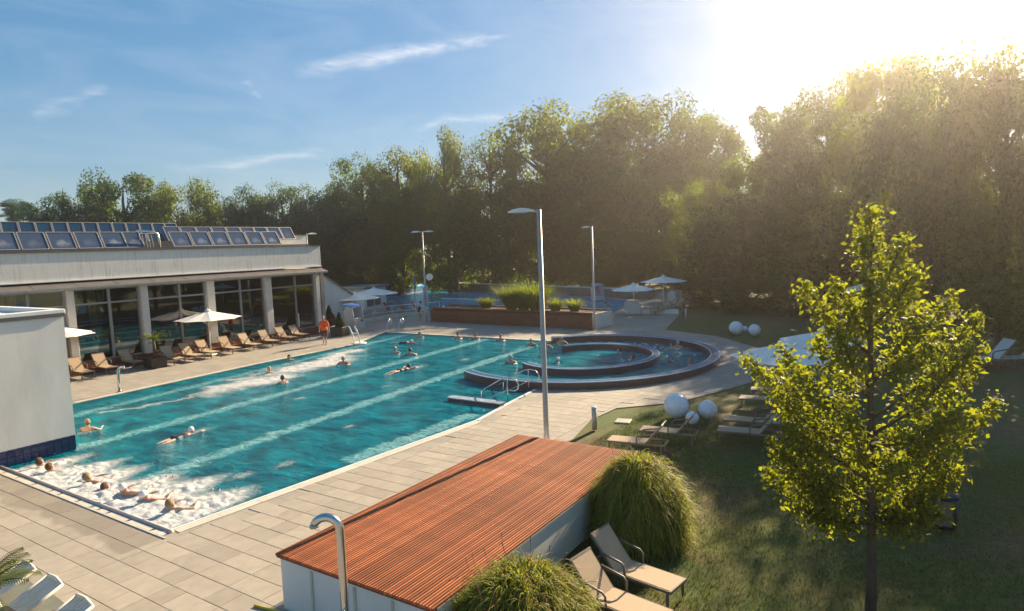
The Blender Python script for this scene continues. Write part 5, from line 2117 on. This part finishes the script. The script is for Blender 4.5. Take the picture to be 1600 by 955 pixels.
def peel(me, test, push, mat_, name, grow=0):
    """cloth or hair: the body faces that pass the test, pushed out along their normals, closed by a hem"""
    vn = [v.normal.copy() for v in me.vertices]
    fs = [p for p in me.polygons if test(p.center, p.normal)]
    used = {}
    V, F = [], []
    for p in fs:
        f = []
        for i in p.vertices:
            if i not in used:
                used[i] = len(V)
                V.append(me.vertices[i].co + vn[i] * push)
            f.append(used[i])
        F.append(f)
    n0 = len(V)
    inv = {v: k for k, v in used.items()}
    V += [me.vertices[inv[i]].co - vn[inv[i]] * .004 for i in range(n0)]
    ed = {}
    for f in F:
        for a, b_ in zip(f, f[1:] + f[:1]):
            ed[(a, b_)] = 1
    for (a, b_) in list(ed):
        if (b_, a) not in ed:
            F.append([b_, a, a + n0, b_ + n0])
    m2 = bpy.data.meshes.new(name)
    m2.from_pydata([tuple(v) for v in V], [], F)
    m2.materials.append(mat_)
    m2.polygons.foreach_set('use_smooth', [True] * len(m2.polygons))
    return m2


EYE = MB().ball((0, 0, 0), .011, 1).mesh('eye', M['eye'], True)


def eyes(t, H, B):
    for s in (-1, 1):
        obj('eye', EYE, t, H + B @ Vector((.079, s * .033, .004)))


def hand(p, d, side, n_):
    """palm and five fingers from the wrist p along d; side = thumb direction"""
    p, d, side = Vector(p), Vector(d).normalized(), Vector(side).normalized()
    up = d.cross(side).normalized()
    out = [(p, p + d * .05 - side * .015, .026, .024), (p + d * .03 + side * .012, p + d * .08 + side * .012, .022, .021), (p + d * .03 - side * .02, p + d * .08 - side * .022, .022, .019)]
    for k, (o_, L) in enumerate(((.031, .072), (.011, .08), (-.01, .074), (-.031, .056))):
        b0 = p + d * .085 + side * o_
        b1 = b0 + d * L * .5 + up * .008
        out += [(b0, b1, .0105, .0095), (b1, b1 + d * L * .42 + up * .02, .0095, .008)]
    t0 = p + d * .03 + side * .03
    t1 = t0 + (d * .6 + side * .8).normalized() * .035
    out += [(t0, t1, .0125, .0115), (t1, t1 + (d * .9 + side * .35).normalized() * .03, .011, .0095)]
    return out


def torso(sh, pv, w=.185, hip=.11, ch=.105):
    """shoulder centre, pelvis centre -> chest, waist, hips"""
    sh, pv = Vector(sh), Vector(pv)
    ax = (pv - sh).normalized()
    lat = Vector((0, 1, 0))
    c1, c2 = sh + ax * .08, sh + ax * .2
    w1 = sh + (pv - sh) * .62
    B_ = []
    B_ += [(sh + lat * (w - .05), sh - lat * (w - .05), .066, .066)]
    B_ += [(c1 + lat * .09, c2 + lat * .075, ch, ch), (c1 - lat * .09, c2 - lat * .075, ch, ch), (c2 + lat * .075, w1 + lat * .055, ch, .092), (c2 - lat * .075, w1 - lat * .055, ch, .092),
           (w1 + lat * .055, pv + lat * .075, .092, hip), (w1 - lat * .055, pv - lat * .075, .092, hip), (c1, w1, ch, .1)]
    return B_


def limb(a, b_, c, r0, r1, r2):
    return [(a, b_, r0, r1), (b_, c, r1 * .96, r2)]


SW = {}


def swim_tread():
    sh, pv = (-.03, 0, -.02), (-.06, 0, -.52)
    B_ = torso(sh, pv)
    B_ += [((-.02, 0, 0), (0, 0, .11), .055, .052)]
    for s in (-1, 1):
        B_ += limb((-.03, s * .185, -.02), (.12, s * .33, -.13), (.36, s * .28, -.07), .052, .042, .03)
        B_ += hand((.37, s * .28, -.07), (.9, -s * .2, -.1), (0, -s, .3), 5)
        B_ += limb((-.06, s * .085, -.55), (.12, s * .13, -.93), (-.12, s * .11, -1.22), .078, .056, .036)
        B_ += [((-.12, s * .11, -1.22), (.02, s * .12, -1.30), .036, .03)]
    return capsule_body(B_, (.01, 0, .185), (1, 0, .05), (0, 0, 1), .022, 'body')


def swim_float():
    sh, pv = (.12, 0, .03), (.5, 0, -.34)
    B_ = torso(sh, pv)
    B_ += [((.1, 0, .05), (.03, 0, .14), .055, .052)]
    for s in (-1, 1):
        B_ += limb((.12, s * .185, .04), (.3, s * .36, .0), (.5, s * .27, .06), .052, .042, .03)
        B_ += hand((.5, s * .27, .06), (1, -s * .4, -.1), (0, -s, .3), 5)
        B_ += limb((.52, s * .085, -.34), (.98, s * .12, -.08), (1.38, s * .1, -.1), .078, .056, .036)
        B_ += [((1.38, s * .1, -.1), (1.46, s * .1, -.01), .036, .028)]
    return capsule_body(B_, (-.0, 0, .21), (.8, 0, .25), (-.3, 0, 1), .022, 'body')


def swim_crawl():
    sh, pv = (-.2, 0, .0), (-.7, 0, .01)
    B_ = torso(sh, pv)
    B_ += [((-.18, 0, .03), (-.06, 0, .08), .055, .052)]
    B_ += limb((-.2, -.185, 0), (.1, -.3, .06), (.36, -.22, .0), .052, .042, .03) + hand((.37, -.22, .0), (1, .1, -.1), (0, 1, 0), 5)
    B_ += limb((-.2, .185, 0), (-.0, .42, -.02), (.22, .5, .02), .052, .042, .03) + hand((.23, .5, .02), (1, .1, -.1), (0, -1, 0), 5)
    for s in (-1, 1):
        B_ += limb((-.72, s * .085, .0), (-1.12, s * .11, .02), (-1.5, s * .1 + .02 * s, -.02), .08, .056, .036)
        B_ += [((-1.5, s * .12, -.02), (-1.68, s * .12, -.03), .036, .024)]
    return capsule_body(B_, (-.01, 0, .11), (1, 0, .12), (-.1, 0, 1), .022, 'body')


SW['tread'], SW['float'], SW['crawl'] = swim_tread(), swim_float(), swim_crawl()
HAIRM = {}
SUITM = {}


def hair_mesh(pose, kind, cap):
    key = (pose, kind)
    if key in HAIRM:
        return HAIRM[key]
    me, H, B = SW[pose]
    BI = B.transposed()

    def test(c, n_):
        q_ = BI @ (c - H)
        if q_.length > .16:
            return False
        if cap:
            return q_.z > .0 - .25 * q_.x * 0 + .35 * max(0, q_.x) and q_.z > -.03 + .9 * max(0, q_.x)
        return (q_.z > .045 + .15 * max(0, q_.x)) or (q_.x < -.0 and q_.z > -.05) or (abs(q_.y) > .06 and q_.x < .02 and q_.z > -.05)
    m_ = peel(me, test, .014 if not cap else .01, M[kind], 'cap' if cap else 'hair')
    HAIRM[key] = m_
    return m_


def suit_mesh(pose):
    if pose in SUITM:
        return SUITM[pose]
    me, H, B = SW[pose]
    a, b_ = {'tread': ((-.03, 0, -.02), (-.06, 0, -.52)), 'float': ((.12, 0, .03), (.5, 0, -.34)), 'crawl': ((-.2, 0, 0), (-.7, 0, .01))}[pose]
    a, b_ = Vector(a), Vector(b_)
    ax = (b_ - a).normalized()
    L = (b_ - a).length

    def test(c, n_):
        s = (c - a).dot(ax) / L
        return .22 < s < 1.22 and abs(c.y) < .2
    SUITM[pose] = peel(me, test, .006, M['navy_suit'], 'swimsuit')
    return SUITM[pose]


def swimmer(label, x, y, pose, rz, hair, dz=0, group='swimmers', z=WZ, sc=1.06):
    t = thing('person', label, 'person', (x, y, z + dz - {'float': .05, 'crawl': .09, 'tread': -.02}[pose]), rz, group, sc)
    me, H, B = SW[pose]
    obj('body', me, t)
    cap = hair.startswith('cap')
    obj('bathing_cap' if cap else 'hair', hair_mesh(pose, hair, cap), t)
    obj('swimsuit', suit_mesh(pose), t)
    eyes(t, H, B)
    return t


G1 = 'bathers at the near massage jets'
J = R(18)
swimmer('bather with reddish wet hair leftmost at the near jets beside the white block', 7.95, 22.35, 'float', J, 'hair_red', .02, G1)
swimmer('bald-looking bather second from the left at the near jets', 7.9, 21.55, 'float', J, 'hair_red', 0, G1)
swimmer('grey blond bather with arms raised on the foam, left of the white-capped pair', 7.95, 19.35, 'float', J - .2, 'hair_blond', .05, G1)
swimmer('bather lying low in the foam between the grey blond one and the first white cap', 8.0, 18.5, 'float', J + .1, 'hair_red', -.1, G1)
swimmer('bather with white bathing cap, the left of two white caps in the foam', 7.9, 17.3, 'float', J, 'cap_white', 000.12, G1)
swimmer('bather with white bathing cap, the right of two white caps in the foam', 7.98, 16.45, 'float', J, 'cap_white', .06, G1)
swimmer('blond bather at the right end of the near jets by the pool corner', 7.95, 15.2, 'float', J, 'hair_blond', .08, G1)
G2 = 'swimmers in the main pool'
swimmer('blond swimmer standing chest deep right of the white block', 10.7, 25.6, 'tread', R(40), 'hair_blond', .1, G2)
swimmer('swimmer in a pale cap with one arm stretched out in the open water', 12.35, 21.75, 'crawl', R(15), 'cap_white', .05, G2)
swimmer('bald swimmer at the left end of the foam in the middle of the pool', 20.7, 28.75, 'tread', R(-100), 'hair_grey', .04, G2)
swimmer('red haired swimmer facing the foam, nearest the middle lane', 19.3, 25.85, 'tread', R(80), 'hair_red', .06, G2)
swimmer('grey haired swimmer at the right end of the foam in the middle', 24.1, 26.95, 'tread', R(-140), 'hair_grey', .12, G2)
swimmer('dark haired swimmer close to the left pool edge', 23.7, 31.0, 'tread', R(-110), 'hair_dark', .04, G2)
swimmer('grey haired swimmer right of the foam, left of a pair', 28.1, 26.85, 'tread', R(-150), 'hair_grey', .05, G2)
swimmer('dark haired swimmer with bare back, right of a pair beyond the foam', 27.9, 25.5, 'tread', R(30), 'hair_dark', .08, G2)
swimmer('swimmer stretched out flat on the water in the middle of the pool', 24.6, 22.6, 'crawl', R(0), 'hair_dark', .1, G2)
swimmer('swimmer in a white cap near the far end of the pool', 31.7, 28.75, 'crawl', R(-60), 'cap_white', .08, G2)
swimmer('auburn haired swimmer at the far pool edge by the corner handrail', 34.0, 30.1, 'tread', R(-150), 'hair_red', .05, G2)
swimmer('dark haired bather at the far pool edge, leftmost of three', 34.5, 27.1, 'tread', R(-160), 'hair_dark', .08, G2)
swimmer('brown haired bather at the far pool edge, middle of three', 34.55, 25.65, 'tread', R(-160), 'hair_red', .08, G2)
swimmer('dark haired bather at the far pool edge, rightmost of three', 34.6, 23.65, 'tread', R(-160), 'hair_dark', .08, G2)
G3 = 'bathers in the whirl channel'
swimmer('pale haired swimmer just inside the open end of the outer oval wall', 27.8, 18.4, 'tread', R(-160), 'hair_grey', .1, G3)
swimmer('grey haired bather left of three at the channel entrance', 33.3, 20.5, 'tread', R(-140), 'hair_grey', .1, G3)
swimmer('grey haired bather in the middle of three at the channel entrance', 32.9, 19.2, 'tread', R(-140), 'hair_grey', .12, G3)
swimmer('grey haired bather right of three at the channel entrance', 34.6, 19.1, 'tread', R(-140), 'hair_grey', .12, G3)
swimmer('bather in a pale cap low in the water inside the inner oval', 28.9, 16.2, 'tread', R(100), 'cap_white', -.06, G3)
swimmer('auburn haired bather at the right side inside the inner oval', 32.6, 14.4, 'tread', R(140), 'hair_red', -.02, G3)
swimmer('bather leaning back near the inner wall inside the inner oval', 31.0, 12.95, 'float', R(120), 'hair_red', -.02, G3)
swimmer('reddish bather leftmost at the back of the outer channel', 35.2, 12.35, 'float', R(200), 'hair_red', .02, G3)
swimmer('grey haired bather at the back right of the outer channel', 35.6, 12.1, 'tread', R(170), 'hair_grey', .05, G3)
swimmer('bather with a blue bathing cap in the outer channel', 31.3, 11.05, 'tread', R(150), 'cap_blue', .0, G3)
swimmer('blond bather nearest the right wall of the outer channel', 30.4, 9.75, 'tread', R(120), 'hair_blond', .04, G3)
G4 = 'swimmers in the second pool'
swimmer('swimmer near the railing side of the second pool', 56.5, 54.3, 'tread', R(-120), 'hair_red', .2, G4, -.09)
swimmer('white capped swimmer behind the two-headed lamp post', 64.5, 54.2, 'tread', R(-120), 'cap_white', .1, G4, -.09)
swimmer('white capped swimmer farthest out behind the clock', 69.5, 57.5, 'tread', R(-120), 'cap_white', .1, G4, -.09)
swimmer('dark haired swimmer beyond the white floats', 64.8, 43.2, 'tread', R(-120), 'hair_dark', .1, G4, -.09)
swimmer('swimmer right of the right lamp post in the second pool', 58.0, 26.8, 'tread', R(-120), 'hair_red', .1, G4, -.09)


def person_orange():
    t = thing('person', 'grey haired person in orange shirt and dark shorts walking along the deck', 'person', (28.97, 34.06, 0), R(-140), None, 1.06)
    B_ = torso((0, 0, 1.42), (-.01, 0, .93), .2, .125, .125)
    B_ += [((.09, 0, 1.12), (.07, 0, 1.0), .13, .12)]
    B_ += [((0, 0, 1.45), (.03, 0, 1.56), .06, .056)]
    for s in (-1, 1):
        B_ += limb((0, s * .2, 1.4), (-.04 + .06 * s, s * .29, 1.12), (.04 + .1 * s, s * .31, .88), .057, .045, .031)
        B_ += hand((.045 + .1 * s, s * .31, .87), (.15, 0, -1), (1, 0, .1), 5)
        st = .16 * s
        B_ += limb((0, s * .095, .9), (.05 + st * .5, s * .105, .49), (st - .02, s * .1, .1), .088, .06, .04)
        B_ += [((st - .03, s * .1, .05), (st + .06, s * .105, .035), .042, .036), ((st + .06, s * .105, .035), (st + .15, s * .11, .025), .036, .024)]
    me, H, B = capsule_body(B_, (.045, 0, 1.66), (1, 0, -.05), (0, 0, 1), .0125, 'body')
    obj('body', me, t)
    obj('shirt', peel(me, lambda c, n_: .86 < c.z < 1.5 and (abs(c.y) < .24 or c.z > 1.14), .018, M['orange'], 'shirt'), t)
    obj('shorts', peel(me, lambda c, n_: .5 < c.z < .89 and abs(c.y) < .235, .02, M['shorts'], 'shorts'), t)
    obj('shoes', peel(me, lambda c, n_: c.z < .075, .008, M['black'], 'shoes'), t)
    obj('hair', peel(me, lambda c, n_: (c - H).length < .17 and ((c.z > H.z + .05 + .2 * max(0, c.x - H.x)) or (c.x < H.x - .01 and c.z > H.z - .07)), .012, M['hair_grey'], 'hair'), t)
    eyes(t, H, B)


def person_woman():
    t = thing('person', 'woman in a dark swimsuit standing by the second pool stairs', 'person', (41.6, 36.75, 0), R(-40), None, 1.0)
    B_ = torso((.1, 0, 1.36), (-.02, 0, .9), .17, .115, .1)
    B_ += [((.11, 0, 1.4), (.16, 0, 1.5), .05, .047)]
    for s in (-1, 1):
        B_ += limb((.1, s * .17, 1.34), (.16, s * .23, 1.08), (.28, s * .2, .88), .048, .038, .027)
        B_ += hand((.285, s * .2, .87), (.4, 0, -1), (1, 0, .2), 5)
        st = .13 * s
        B_ += limb((-.02, s * .09, .87), (.05 + st * .4, s * .1, .47), (st - .03, s * .09, .09), .085, .055, .036)
        B_ += [((st - .03, s * .09, .05), (st + .05, s * .1, .032), .038, .033), ((st + .05, s * .1, .032), (st + .13, s * .1, .022), .032, .022)]
    me, H, B = capsule_body(B_, (.18, 0, 1.6), (1, 0, -.25), (.2, 0, 1), .0125, 'body')
    obj('body', me, t)
    obj('swimsuit', peel(me, lambda c, n_: .8 < c.z < 1.26 and abs(c.y) < .19, .007, M['navy_suit'], 'swimsuit'), t)
    obj('hair', peel(me, lambda c, n_: (c - H).length < .17 and ((c.z > H.z + .05 + .2 * max(0, c.x - H.x)) or (c.x < H.x + .0 and c.z > H.z - .09)), .014, M['hair_dark'], 'hair'), t)
    eyes(t, H, B)


person_orange()
person_woman()

# ------------------------------------------------------------------ haze
HAZE = True
if HAZE:
    b = MB().box((45, 40, 13.0), (330, 330, 31))
    hm = bpy.data.materials.new('haze')
    hm.use_nodes = True
    nt = hm.node_tree
    nt.nodes.clear()
    pv = nt.nodes.new('ShaderNodeVolumePrincipled')
    pv.inputs['Color'].default_value = (1.0, .91, .87, 1)
    pv.inputs['Density'].default_value = .0013
    pv.inputs['Anisotropy'].default_value = .86
    ho = nt.nodes.new('ShaderNodeOutputMaterial')
    nt.links.new(pv.outputs[0], ho.inputs['Volume'])
    o = b.build('haze', hm)
    o['kind'] = 'stuff'
